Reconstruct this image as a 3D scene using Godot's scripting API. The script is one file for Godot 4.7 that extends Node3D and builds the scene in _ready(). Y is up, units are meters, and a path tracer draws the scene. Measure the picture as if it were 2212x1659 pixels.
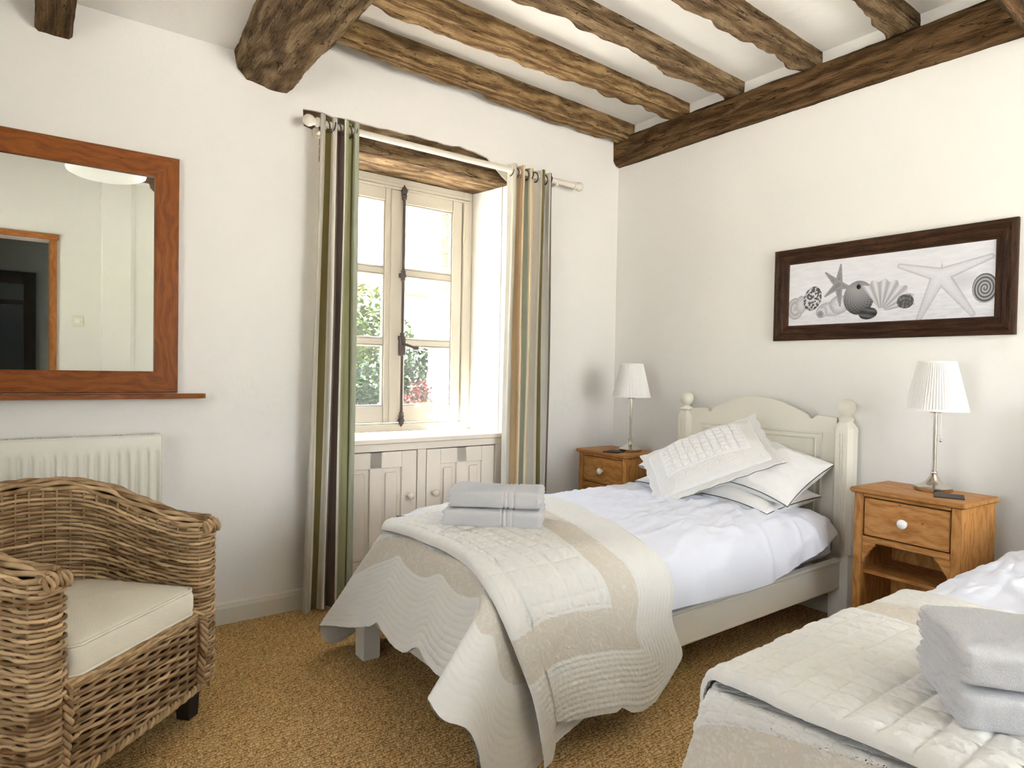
extends Node3D
# A bedroom with two single beds. x runs along the window wall (the right wall is x = 0), z from the window wall (z = 0) into the room, y up, metres.

const CREAM := Color(0.79, 0.77, 0.71)
const LINEN := Color(0.66, 0.60, 0.50)

var M := {}
var taken := {}
var noise := FastNoiseLite.new()
var rng := RandomNumberGenerator.new()


class Mb:
	var v := PackedVector3Array()
	var n := PackedVector3Array()
	var t := PackedVector2Array()
	var c := PackedColorArray()
	var i := PackedInt32Array()
	var tint := Color.WHITE
	var colored := false

	func add(p: Vector3, nn: Vector3, uv: Vector2) -> int:
		v.append(p)
		n.append(nn)
		t.append(uv)
		c.append(tint)
		return v.size() - 1

	func tri(a: int, b: int, d: int) -> void:
		if (v[b] - v[a]).cross(v[d] - v[a]).dot(n[a] + n[b] + n[d]) > 0.0:
			i.append(a)
			i.append(d)
			i.append(b)
		else:
			i.append(a)
			i.append(b)
			i.append(d)

	func quad(a: int, b: int, d: int, e: int) -> void:
		tri(a, b, d)
		tri(a, d, e)

	func flat_quad(a: Vector3, b: Vector3, d: Vector3, e: Vector3, out: Vector3, su := 1.0) -> void:
		var nn := (b - a).cross(d - a).normalized()
		if nn.dot(out) < 0.0:
			nn = -nn
		var w := (b - a).length() * su
		var h := (e - a).length() * su
		quad(add(a, nn, Vector2(0, 0)), add(b, nn, Vector2(w, 0)), add(d, nn, Vector2(w, h)), add(e, nn, Vector2(0, h)))

	# a box whose edges are chamfered by b; the texture runs along its longest side
	func box(lo: Vector3, hi: Vector3, b := 0.002, xf := Transform3D.IDENTITY, shift := Vector2.ZERO) -> void:
		var s := hi - lo
		var m := (lo + hi) * 0.5
		b = minf(b, minf(s.x, minf(s.y, s.z)) * 0.45)
		var la := 0
		if s.y > s[la]:
			la = 1
		if s.z > s[la]:
			la = 2
		var id := {}
		for ax in 3:
			for sg in [-1, 1]:
				for k in 4:
					var a1 := (ax + 1) % 3
					var a2 := (ax + 2) % 3
					var g1: int = -1 if k % 2 == 0 else 1
					var g2: int = -1 if k < 2 else 1
					var p := m
					p[ax] += sg * s[ax] * 0.5
					p[a1] += g1 * (s[a1] * 0.5 - b)
					p[a2] += g2 * (s[a2] * 0.5 - b)
					var nn := Vector3.ZERO
					nn[ax] = sg
					var ua := la if la != ax else a1
					var va := a1 if ua == a2 else a2
					var key := [0, 0, 0]
					key[ax] = sg
					key[a1] = g1
					key[a2] = g2
					id[[ax, key[0], key[1], key[2]]] = add(xf * p, xf.basis * nn, Vector2(p[ua], p[va]) + shift)
		for ax in 3:
			for sg in [-1, 1]:
				var q := []
				for gg in [[-1, -1], [1, -1], [1, 1], [-1, 1]]:
					var key := [0, 0, 0]
					key[ax] = sg
					key[(ax + 1) % 3] = gg[0]
					key[(ax + 2) % 3] = gg[1]
					q.append(id[[ax, key[0], key[1], key[2]]])
				quad(q[0], q[1], q[2], q[3])
		if b <= 0.0:
			return
		for ax in 3:
			var a1 := (ax + 1) % 3
			var a2 := (ax + 2) % 3
			for g1 in [-1, 1]:
				for g2 in [-1, 1]:
					var q := []
					for w in [[a1, -1], [a1, 1], [a2, 1], [a2, -1]]:
						var key := [0, 0, 0]
						key[a1] = g1
						key[a2] = g2
						key[ax] = w[1]
						q.append(id[[w[0], key[0], key[1], key[2]]])
					quad(q[0], q[1], q[2], q[3])
		for g0 in [-1, 1]:
			for g1 in [-1, 1]:
				for g2 in [-1, 1]:
					tri(id[[0, g0, g1, g2]], id[[1, g0, g1, g2]], id[[2, g0, g1, g2]])

	# a polygon in x and y, extruded from z = d0 to z = d1
	func prism(poly: PackedVector2Array, d0: float, d1: float, xf := Transform3D.IDENTITY, soft := 40.0) -> void:
		var np := poly.size()
		var area := 0.0
		for k in np:
			area += poly[k].cross(poly[(k + 1) % np])
		var sg := 1.0 if area > 0.0 else -1.0
		var ns := []
		for k in np:
			var e := (poly[(k + 1) % np] - poly[k]).normalized()
			ns.append(Vector2(e.y, -e.x) * sg)
		var run := 0.0
		for k in np:
			var k2 := (k + 1) % np
			var l := (poly[k2] - poly[k]).length()
			var na: Vector2 = ns[k]
			var nb: Vector2 = ns[k]
			if rad_to_deg(acos(clampf(ns[k].dot(ns[(k - 1 + np) % np]), -1, 1))) < soft:
				na = (ns[k] + ns[(k - 1 + np) % np]).normalized()
			if rad_to_deg(acos(clampf(ns[k].dot(ns[k2]), -1, 1))) < soft:
				nb = (ns[k] + ns[k2]).normalized()
			var n3a := xf.basis * Vector3(na.x, na.y, 0)
			var n3b := xf.basis * Vector3(nb.x, nb.y, 0)
			var a := add(xf * Vector3(poly[k].x, poly[k].y, d0), n3a, Vector2(run, d0))
			var b := add(xf * Vector3(poly[k2].x, poly[k2].y, d0), n3b, Vector2(run + l, d0))
			var d := add(xf * Vector3(poly[k2].x, poly[k2].y, d1), n3b, Vector2(run + l, d1))
			var e2 := add(xf * Vector3(poly[k].x, poly[k].y, d1), n3a, Vector2(run, d1))
			quad(a, b, d, e2)
			run += l
		var ti := Geometry2D.triangulate_polygon(poly)
		for side in [[d0, -1.0], [d1, 1.0]]:
			var at := v.size()
			for p in poly:
				add(xf * Vector3(p.x, p.y, side[0]), xf.basis * Vector3(0, 0, side[1] * signf(d1 - d0)), p)
			for k in range(0, ti.size(), 3):
				tri(at + ti[k], at + ti[k + 1], at + ti[k + 2])

	# a profile of (radius, height) turned round y
	func lathe(prof: Array, segs: int, xf := Transform3D.IDENTITY, flute := 0.0, flutes := 0) -> void:
		var ns := []
		for k in prof.size() - 1:
			var e: Vector2 = prof[k + 1] - prof[k]
			ns.append(Vector2(e.y, -e.x).normalized())
		var run := 0.0
		for k in prof.size() - 1:
			var e: Vector2 = prof[k + 1] - prof[k]
			if e.length() < 1e-6:
				continue
			var na: Vector2 = ns[k]
			var nb: Vector2 = ns[k]
			if k > 0 and ns[k].dot(ns[k - 1]) > 0.62:
				na = (ns[k] + ns[k - 1]).normalized()
			if k < ns.size() - 1 and ns[k].dot(ns[k + 1]) > 0.62:
				nb = (ns[k] + ns[k + 1]).normalized()
			var at := v.size()
			for j in segs + 1:
				var an := TAU * j / segs
				var d := Vector3(cos(an), 0, sin(an))
				var r0: float = prof[k].x
				var r1: float = prof[k + 1].x
				add(xf * (d * r0 + Vector3(0, prof[k].y, 0)), xf.basis * (d * na.x + Vector3(0, na.y, 0)), Vector2(an * 0.1, run))
				add(xf * (d * r1 + Vector3(0, prof[k + 1].y, 0)), xf.basis * (d * nb.x + Vector3(0, nb.y, 0)), Vector2(an * 0.1, run + e.length()))
			for j in segs:
				quad(at + 2 * j, at + 2 * j + 1, at + 2 * j + 3, at + 2 * j + 2)
			run += e.length()

	func tube(pts: PackedVector3Array, r: float, sides := 6, closed := false, tip := 1.0) -> void:
		var np := pts.size()
		var up := Vector3.UP
		var at := v.size()
		var run := 0.0
		for k in np:
			var d: Vector3
			if closed:
				d = (pts[(k + 1) % np] - pts[(k - 1 + np) % np]).normalized()
			else:
				d = (pts[mini(k + 1, np - 1)] - pts[maxi(k - 1, 0)]).normalized()
			if absf(d.dot(up)) > 0.95:
				up = Vector3(0.3, 0.2, 1.0).normalized() if absf(d.z) < 0.9 else Vector3.RIGHT
			var s := d.cross(up).normalized()
			up = s.cross(d).normalized()
			if k > 0:
				run += (pts[k] - pts[k - 1]).length()
			var rr := r
			if not closed and (k == 0 or k == np - 1):
				rr = r * tip
			for j in sides:
				var an := TAU * j / sides
				var nn := s * cos(an) + up * sin(an)
				add(pts[k] + nn * rr, nn, Vector2(run, float(j) / sides))
		for k in (np if closed else np - 1):
			var k2 := (k + 1) % np
			for j in sides:
				var j2 := (j + 1) % sides
				quad(at + k * sides + j, at + k2 * sides + j, at + k2 * sides + j2, at + k * sides + j2)
		if not closed:
			for k in [0, np - 1]:
				var d := (pts[1] - pts[0]).normalized() * -1.0 if k == 0 else (pts[np - 1] - pts[np - 2]).normalized()
				var m := add(pts[k], d, Vector2.ZERO)
				var first := v.size()
				for j in sides:
					add(v[at + k * sides + j], d, Vector2.ZERO)
				for j in sides:
					tri(m, first + j, first + (j + 1) % sides)

	# a sheet of nu x nv points, smooth; ring: the first row follows the last; th: made solid by that thickness
	func sheet(nu: int, nv: int, P: PackedVector3Array, UV: PackedVector2Array, C: PackedColorArray, ring := false, th := 0.0) -> void:
		var N := PackedVector3Array()
		N.resize(nu * nv)
		var cu := nu if ring else nu - 1
		for a in cu:
			var a2 := (a + 1) % nu
			for b in nv - 1:
				var p00 := P[a * nv + b]
				var p10 := P[a2 * nv + b]
				var p01 := P[a * nv + b + 1]
				var p11 := P[a2 * nv + b + 1]
				var f := (p11 - p00).cross(p01 - p10)
				N[a * nv + b] += f
				N[a2 * nv + b] += f
				N[a * nv + b + 1] += f
				N[a2 * nv + b + 1] += f
		for k in N.size():
			N[k] = N[k].normalized()
		var at := v.size()
		v.append_array(P)
		n.append_array(N)
		t.append_array(UV)
		if C.is_empty():
			for k in P.size():
				c.append(tint)
		else:
			c.append_array(C)
			colored = true
		var idx := PackedInt32Array()
		idx.resize(cu * (nv - 1) * 6)
		var w := 0
		for a in cu:
			var a2 := (a + 1) % nu
			for b in nv - 1:
				var q0 := at + a * nv + b
				var q1 := at + a2 * nv + b
				idx[w] = q0
				idx[w + 1] = q1 + 1
				idx[w + 2] = q1
				idx[w + 3] = q0
				idx[w + 4] = q0 + 1
				idx[w + 5] = q1 + 1
				w += 6
		i.append_array(idx)
		if th <= 0.0:
			return
		var bt := v.size()
		for k in P.size():
			v.append(P[k] - N[k] * th)
			n.append(-N[k])
		t.append_array(UV)
		if C.is_empty():
			for k in P.size():
				c.append(tint)
		else:
			c.append_array(C)
		for k in range(0, idx.size(), 3):
			i.append(idx[k] - at + bt)
			i.append(idx[k + 2] - at + bt)
			i.append(idx[k + 1] - at + bt)
		var rim := []
		for b in nv - 1:
			if not ring:
				rim.append([b, b + 1])
				rim.append([(nu - 1) * nv + b, (nu - 1) * nv + b + 1])
		for a in cu:
			rim.append([a * nv, ((a + 1) % nu) * nv])
			rim.append([a * nv + nv - 1, ((a + 1) % nu) * nv + nv - 1])
		for e in rim:
			var a: int = e[0]
			var b: int = e[1]
			i.append_array([at + a, at + b, bt + b, at + a, bt + b, bt + a])

	func mesh() -> ArrayMesh:
		var a := []
		a.resize(Mesh.ARRAY_MAX)
		a[Mesh.ARRAY_VERTEX] = v
		a[Mesh.ARRAY_NORMAL] = n
		a[Mesh.ARRAY_TEX_UV] = t
		if colored:
			a[Mesh.ARRAY_COLOR] = c
		a[Mesh.ARRAY_INDEX] = i
		var m := ArrayMesh.new()
		m.add_surface_from_arrays(Mesh.PRIMITIVE_TRIANGLES, a)
		return m


# ---------------------------------------------------------------- nodes

func numbered(called: String) -> String:
	var k: int = taken.get(called, 0)
	taken[called] = k + 1
	return called if k == 0 else "%s_%03d" % [called, k]


func put(called: String, mb: Mb, m: Material, parent: Node = null) -> MeshInstance3D:
	var o := MeshInstance3D.new()
	o.mesh = mb.mesh()
	o.material_override = null
	o.mesh.surface_set_material(0, m)
	if parent == null:
		o.name = numbered(called)
		add_child(o, true)
	else:
		o.name = called
		parent.add_child(o, true)
	return o


func tag(o: Node, label: String, category: String, group := "") -> Node:
	o.set_meta("label", label)
	o.set_meta("category", category)
	if group:
		o.set_meta("group", group)
	return o


func thing(called: String, label: String, category: String, group := "", at := Vector3.ZERO, turn := 0.0) -> Node3D:
	var o := Node3D.new()
	o.name = numbered(called)
	add_child(o, true)
	o.position = at
	o.rotation.y = turn
	tag(o, label, category, group)
	return o


func structure(o: Node, label := "") -> Node:
	o.set_meta("kind", "structure")
	if label:
		o.set_meta("label", label)
	return o


func copy(o: Node3D, called: String, label: String, at: Vector3, turn := 0.0) -> Node3D:
	var r: Node3D = o.duplicate()
	r.name = numbered(called)
	add_child(r, true)
	r.position = at
	r.rotation.y = turn
	r.set_meta("label", label)
	return r


# ---------------------------------------------------------------- small maths

func v2(a: Array) -> PackedVector2Array:
	var r := PackedVector2Array()
	for p in a:
		r.append(Vector2(p[0], p[1]))
	return r


# value at x in a table of [x, y] pairs
func table(t: Array, x: float) -> float:
	if x <= t[0][0]:
		return t[0][1]
	for k in t.size() - 1:
		if x <= t[k + 1][0]:
			var f: float = (x - t[k][0]) / maxf(t[k + 1][0] - t[k][0], 1e-6)
			return lerpf(t[k][1], t[k + 1][1], f)
	return t[-1][1]


func smooth_table(t: Array, x: float) -> float:
	if x <= t[0][0]:
		return t[0][1]
	for k in t.size() - 1:
		if x <= t[k + 1][0]:
			var f: float = (x - t[k][0]) / maxf(t[k + 1][0] - t[k][0], 1e-6)
			var a: float = t[maxi(k - 1, 0)][1]
			var d: float = t[mini(k + 2, t.size() - 1)][1]
			return cubic_interpolate(t[k][1], t[k + 1][1], a, d, f)
	return t[-1][1]


# points of a smooth curve through P, evenly spaced; a and z ends held
func spline(P: Array, count: int) -> PackedVector3Array:
	var fine := PackedVector3Array()
	for k in P.size() - 1:
		var a: Vector3 = P[maxi(k - 1, 0)]
		var b: Vector3 = P[k]
		var d: Vector3 = P[k + 1]
		var e: Vector3 = P[mini(k + 2, P.size() - 1)]
		for j in 16:
			fine.append(b.cubic_interpolate(d, a, e, j / 16.0))
	fine.append(P[-1])
	return even(fine, count)


func even(fine: PackedVector3Array, count: int) -> PackedVector3Array:
	var L := PackedFloat32Array([0.0])
	for k in range(1, fine.size()):
		L.append(L[k - 1] + (fine[k] - fine[k - 1]).length())
	var out := PackedVector3Array()
	var at := 0
	for k in count:
		var s := L[-1] * k / (count - 1)
		while at < fine.size() - 2 and L[at + 1] < s:
			at += 1
		out.append(fine[at].lerp(fine[at + 1], clampf((s - L[at]) / maxf(L[at + 1] - L[at], 1e-9), 0, 1)))
	return out


func lin(r: float, g: float, b: float) -> Color:
	return Color(r / 255.0, g / 255.0, b / 255.0).srgb_to_linear()


func rgb(r: float, g: float, b: float) -> Color:
	return Color(r / 255.0, g / 255.0, b / 255.0)


func hash1(a: int, b: int) -> float:
	var x := (a * 374761393 + b * 668265263) & 0x7fffffff
	x = ((x ^ (x >> 13)) * 1274126177) & 0x7fffffff
	return float(x ^ (x >> 16)) / 2147483647.0


# ---------------------------------------------------------------- materials

func mat(color: Color, rough: float, o := {}) -> StandardMaterial3D:
	var m := StandardMaterial3D.new()
	m.albedo_color = color
	m.roughness = rough
	for k in o:
		m.set(k, o[k])
	return m


func picture(w: int, h: int, f: Callable) -> ImageTexture:
	var data := PackedByteArray()
	data.resize(w * h * 3)
	var k := 0
	for y in h:
		for x in w:
			var q: Color = f.call((x + 0.5) / w, (y + 0.5) / h)
			data[k] = clampi(int(q.r * 255.0), 0, 255)
			data[k + 1] = clampi(int(q.g * 255.0), 0, 255)
			data[k + 2] = clampi(int(q.b * 255.0), 0, 255)
			k += 3
	return ImageTexture.create_from_image(Image.create_from_data(w, h, false, Image.FORMAT_RGB8, data))


# wood: u runs along the grain over len metres, v across over wide metres; returns [colour, relief]
func wood(w: int, h: int, sd: int, dark: Color, mid: Color, light: Color, fine: float, knots: int, cracks: float) -> Array:
	var nz := FastNoiseLite.new()
	nz.seed = sd
	nz.frequency = 1.0
	nz.fractal_octaves = 3
	var r := RandomNumberGenerator.new()
	r.seed = sd
	var kn := []
	for k in knots:
		kn.append([r.randf(), r.randf(), r.randf_range(0.012, 0.03)])
	var relief := PackedByteArray()
	relief.resize(w * h * 3)
	var at := [0]
	var tex := picture(w, h, func(u: float, v: float) -> Color:
		var vv := v
		var kd := 1.0
		for q in kn:
			var du: float = absf(u - q[0])
			du = minf(du, 1.0 - du) * 2.6
			var dv: float = v - q[1]
			var d: float = sqrt(du * du + dv * dv * 1.2)
			kd = minf(kd, d / q[2])
			vv += signf(dv) * q[2] * 0.9 * exp(-d * d / (q[2] * q[2] * 6.0))
		var cu := cos(TAU * u) * 0.45
		var su := sin(TAU * u) * 0.45
		var warp := nz.get_noise_3d(cu * 1.6, su * 1.6, vv * 2.2) * 0.16
		var ring := sin((vv + warp) * TAU * fine)
		var fib := nz.get_noise_3d(cu * 6.0, su * 6.0, vv * 46.0)
		var fib2 := nz.get_noise_3d(cu * 22.0 + 7.0, su * 22.0, vv * 120.0)
		var blot := nz.get_noise_3d(cu * 3.0 + 3.0, su * 3.0, vv * 4.0)
		var g := 0.5 + 0.26 * ring + 0.34 * fib + 0.22 * fib2 + 0.30 * blot
		var cr := 0.0
		if cracks > 0.0:
			var q2 := absf(nz.get_noise_3d(cu * 2.2 + 11.0, su * 2.2, vv * 9.0))
			cr = clampf(1.0 - q2 / (0.035 * cracks), 0.0, 1.0) * clampf(nz.get_noise_3d(cu * 3.0 - 5.0, su * 3.0, vv * 3.0) * 3.0 + 0.6, 0.0, 1.0)
		var col: Color = dark.lerp(mid, clampf(g * 2.0, 0, 1)) if g < 0.5 else mid.lerp(light, clampf(g * 2.0 - 1.0, 0, 1))
		if kd < 1.3:
			col = col.lerp(dark * 0.75, clampf(1.3 - kd, 0.0, 0.85))
		col = col.lerp(dark * 0.4, cr * 0.8)
		var hh := clampf(0.55 + 0.25 * fib + 0.2 * fib2 - 0.7 * cr, 0, 1)
		var b := int(hh * 255.0)
		var k: int = at[0]
		relief[k] = b
		relief[k + 1] = b
		relief[k + 2] = b
		at[0] = k + 3
		return col)
	var rel := ImageTexture.create_from_image(Image.create_from_data(w, h, false, Image.FORMAT_RGB8, relief))
	return [tex, rel]


func wood_mat(t: Array, length: float, wide: float, rough: float, bump: float, o := {}) -> StandardMaterial3D:
	var m := mat(Color.WHITE, rough, o)
	m.albedo_texture = t[0]
	m.uv1_scale = Vector3(1.0 / length, 1.0 / wide, 1)
	m.heightmap_enabled = bump > 0.0
	m.heightmap_texture = t[1]
	m.heightmap_scale = bump
	return m


func noise_tex(size: int, freq: float, sd: int, oct := 4, kind := FastNoiseLite.TYPE_SIMPLEX_SMOOTH) -> NoiseTexture2D:
	var nz := FastNoiseLite.new()
	nz.seed = sd
	nz.frequency = freq
	nz.noise_type = kind
	nz.fractal_octaves = oct
	var t := NoiseTexture2D.new()
	t.width = size
	t.height = size
	t.seamless = true
	t.noise = nz
	return t


func cloth_mat(color: Color, sd: int, bump := 0.05, o := {}) -> StandardMaterial3D:
	var m := mat(color, 0.92, o)
	m.uv1_triplanar = true
	m.uv1_scale = Vector3(6, 6, 6)
	m.heightmap_enabled = true
	m.heightmap_texture = M.fluff
	m.heightmap_scale = bump
	m.metallic_specular = 0.25
	return m


func carpet() -> Array:
	var w := 768
	var cols := 56
	var rows := 48
	var relief := PackedByteArray()
	relief.resize(w * w * 3)
	var at := [0]
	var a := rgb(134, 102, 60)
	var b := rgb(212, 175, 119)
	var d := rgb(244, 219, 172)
	var tex := picture(w, w, func(u: float, v: float) -> Color:
		var wx := 0.28 * sin(TAU * (5.0 * v + 2.0 * u) + 1.0) + 0.22 * sin(TAU * (11.0 * u - 7.0 * v) + 2.3) + 0.15 * sin(TAU * (23.0 * u + 17.0 * v))
		var wy := 0.28 * sin(TAU * (6.0 * u - 3.0 * v) + 0.4) + 0.20 * sin(TAU * (13.0 * v + 5.0 * u) + 1.9) + 0.15 * sin(TAU * (19.0 * u - 29.0 * v))
		var y := v * rows + wy
		var row := floori(y)
		var x := u * cols + wx + (0.5 if posmod(row, 2) == 1 else 0.0)
		var col := floori(x)
		var cu := posmod(col, cols)
		var rv := posmod(row, rows)
		var k1 := hash1(cu + 7, rv + 3)
		var k2 := hash1(cu + 91, rv + 57)
		var fx := x - col - 0.5 + (k1 - 0.5) * 0.3
		var fy := y - row - 0.5 + (k2 - 0.5) * 0.3
		var an := (k1 - 0.5) * 1.2 + (0.5 if posmod(row, 2) == 1 else -0.5)
		var rx := fx * cos(an) + fy * sin(an)
		var ry := -fx * sin(an) + fy * cos(an)
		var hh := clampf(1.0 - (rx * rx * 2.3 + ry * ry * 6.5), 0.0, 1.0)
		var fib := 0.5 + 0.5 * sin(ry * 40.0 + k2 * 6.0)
		var tone := clampf(0.15 + 0.55 * sqrt(hh) + 0.25 * (k2 - 0.5) + 0.1 * (fib - 0.5), 0.0, 1.0)  # loop tops paler, gaps darker: highlight and shade set in the colour
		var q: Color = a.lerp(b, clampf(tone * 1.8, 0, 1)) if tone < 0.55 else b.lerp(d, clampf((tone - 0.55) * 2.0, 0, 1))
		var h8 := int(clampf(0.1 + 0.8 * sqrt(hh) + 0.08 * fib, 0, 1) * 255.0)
		var k: int = at[0]
		relief[k] = h8
		relief[k + 1] = h8
		relief[k + 2] = h8
		at[0] = k + 3
		return q)
	return [tex, ImageTexture.create_from_image(Image.create_from_data(w, w, false, Image.FORMAT_RGB8, relief))]


func make_materials() -> void:
	noise.frequency = 1.0
	noise.fractal_octaves = 2
	noise.seed = 11
	M.fluff = noise_tex(512, 0.06, 3, 4)
	M.soft = noise_tex(512, 0.012, 5, 4)
	M.plaster = mat(rgb(242, 240, 235), 0.94, {"uv1_triplanar": true, "uv1_world_triplanar": true, "uv1_scale": Vector3(1.1, 1.1, 1.1), "heightmap_enabled": true, "heightmap_texture": M.soft, "heightmap_scale": 0.18, "metallic_specular": 0.2})
	M.ceiling = mat(rgb(245, 243, 237), 0.95, {"uv1_triplanar": true, "uv1_world_triplanar": true, "uv1_scale": Vector3(0.9, 0.9, 0.9), "heightmap_enabled": true, "heightmap_texture": M.soft, "heightmap_scale": 0.3, "metallic_specular": 0.2})
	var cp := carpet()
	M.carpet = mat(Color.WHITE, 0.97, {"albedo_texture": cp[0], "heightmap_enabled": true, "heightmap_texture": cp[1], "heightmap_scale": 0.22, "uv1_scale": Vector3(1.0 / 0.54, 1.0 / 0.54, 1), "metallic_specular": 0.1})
	var oak := wood(1024, 384, 21, rgb(80, 62, 45), rgb(138, 114, 84), rgb(194, 170, 134), 5.0, 7, 1.0)
	M.oak = wood_mat(oak, 1.7, 0.42, 0.9, 1.6, {"metallic_specular": 0.2})
	M.oak_dark = wood_mat(oak, 1.9, 0.34, 0.85, 1.2, {"albedo_color": Color(0.80, 0.74, 0.68), "metallic_specular": 0.25})
	M.oak_pale = wood_mat(oak, 1.5, 0.3, 0.9, 1.2, {"albedo_color": Color(1.12, 1.09, 1.02), "metallic_specular": 0.2})
	var pine := wood(768, 384, 33, rgb(166, 106, 48), rgb(205, 147, 80), rgb(226, 174, 106), 9.0, 5, 0.0)
	M.pine = wood_mat(pine, 0.9, 0.3, 0.5, 0.15, {"metallic_specular": 0.4})
	M.pine_dark = wood_mat(pine, 1.2, 0.3, 0.5, 0.2, {"albedo_color": Color(0.72, 0.56, 0.26), "metallic_specular": 0.4})
	M.pine_trim = wood_mat(pine, 1.2, 0.3, 0.55, 0.15, {"albedo_color": Color(0.9, 0.8, 0.66)})
	M.walnut = wood_mat(oak, 1.1, 0.14, 0.6, 0.5, {"albedo_color": Color(0.52, 0.4, 0.33), "metallic_specular": 0.35})
	M.gloss_white = mat(rgb(240, 236, 224), 0.38)
	M.frame = mat(rgb(214, 207, 192), 0.45)
	M.satin = mat(rgb(232, 228, 214), 0.5)
	M.skirt = mat(rgb(228, 223, 208), 0.55)
	M.cupboard = mat(rgb(240, 230, 217), 0.55)
	M.radiator = mat(rgb(236, 234, 222), 0.42)
	M.glass = mat(Color(0.95, 0.98, 0.97, 0.04), 0.02, {"transparency": BaseMaterial3D.TRANSPARENCY_ALPHA})
	M.mirror = mat(rgb(238, 242, 238), 0.015, {"metallic": 1.0})
	M.iron = mat(rgb(92, 84, 82), 0.55, {"metallic": 0.6})
	M.nickel = mat(rgb(205, 200, 192), 0.16, {"metallic": 1.0})
	M.ceramic = mat(rgb(246, 245, 242), 0.12)
	M.shade = mat(rgb(250, 248, 244), 0.85, {"backlight_enabled": true, "backlight": Color(0.45, 0.44, 0.42), "metallic_specular": 0.2})
	M.leather = mat(rgb(52, 44, 40), 0.6)
	M.black_wood = mat(rgb(34, 28, 26), 0.5)
	M.sheet = cloth_mat(rgb(230, 232, 240), 1, 0.03)
	M.pillow = cloth_mat(rgb(236, 234, 230), 2, 0.03)
	M.quilt = cloth_mat(Color.WHITE, 3, 0.08, {"vertex_color_use_as_albedo": true})
	M.sham = cloth_mat(Color.WHITE, 3, 0.1, {"vertex_color_use_as_albedo": true})
	M.lining = cloth_mat(rgb(214, 208, 196), 4, 0.05)
	M.curtain = cloth_mat(Color.WHITE, 5, 0.04, {"vertex_color_use_as_albedo": true, "backlight_enabled": true, "backlight": Color(0.3, 0.3, 0.28)})
	M.towel = mat(rgb(242, 240, 238), 0.97, {"uv1_triplanar": true, "uv1_scale": Vector3(14, 14, 14), "heightmap_enabled": true, "heightmap_texture": M.fluff, "heightmap_scale": 0.5, "metallic_specular": 0.1, "rim_enabled": true, "rim": 0.5})
	M.cushion = cloth_mat(rgb(240, 234, 216), 6, 0.06)
	M.wicker = mat(Color.WHITE, 0.62, {"vertex_color_use_as_albedo": true, "metallic_specular": 0.35})
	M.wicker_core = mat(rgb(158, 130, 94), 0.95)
	M.white_rod = mat(rgb(228, 222, 208), 0.5)
	M.grey_wall = mat(rgb(200, 210, 214), 0.9)
	M.switch = mat(rgb(232, 226, 206), 0.4)
	M.opal = mat(rgb(250, 250, 246), 0.4)
	M.gravel = mat(rgb(212, 208, 200), 0.95, {"uv1_triplanar": true, "uv1_world_triplanar": true, "heightmap_enabled": true, "heightmap_texture": M.fluff, "heightmap_scale": 2.0})
	M.grass = mat(rgb(84, 102, 48), 0.95)
	M.leaf = mat(Color.WHITE, 0.6, {"vertex_color_use_as_albedo": true, "metallic_specular": 0.2})
	M.bark = mat(rgb(96, 78, 58), 0.9)
	M.stone = mat(rgb(206, 184, 150), 0.95, {"uv1_triplanar": true, "uv1_world_triplanar": true, "uv1_scale": Vector3(5, 5, 5), "heightmap_enabled": true, "heightmap_texture": M.fluff, "heightmap_scale": 1.2})
	M.render_wall = mat(rgb(236, 230, 216), 0.95)
	M.slate = mat(rgb(98, 104, 116), 0.8)
	M.roof_edge = mat(rgb(158, 84, 66), 0.8)
	M.pane_dark = mat(rgb(70, 84, 96), 0.15)


# ---------------------------------------------------------------- the room

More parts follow.
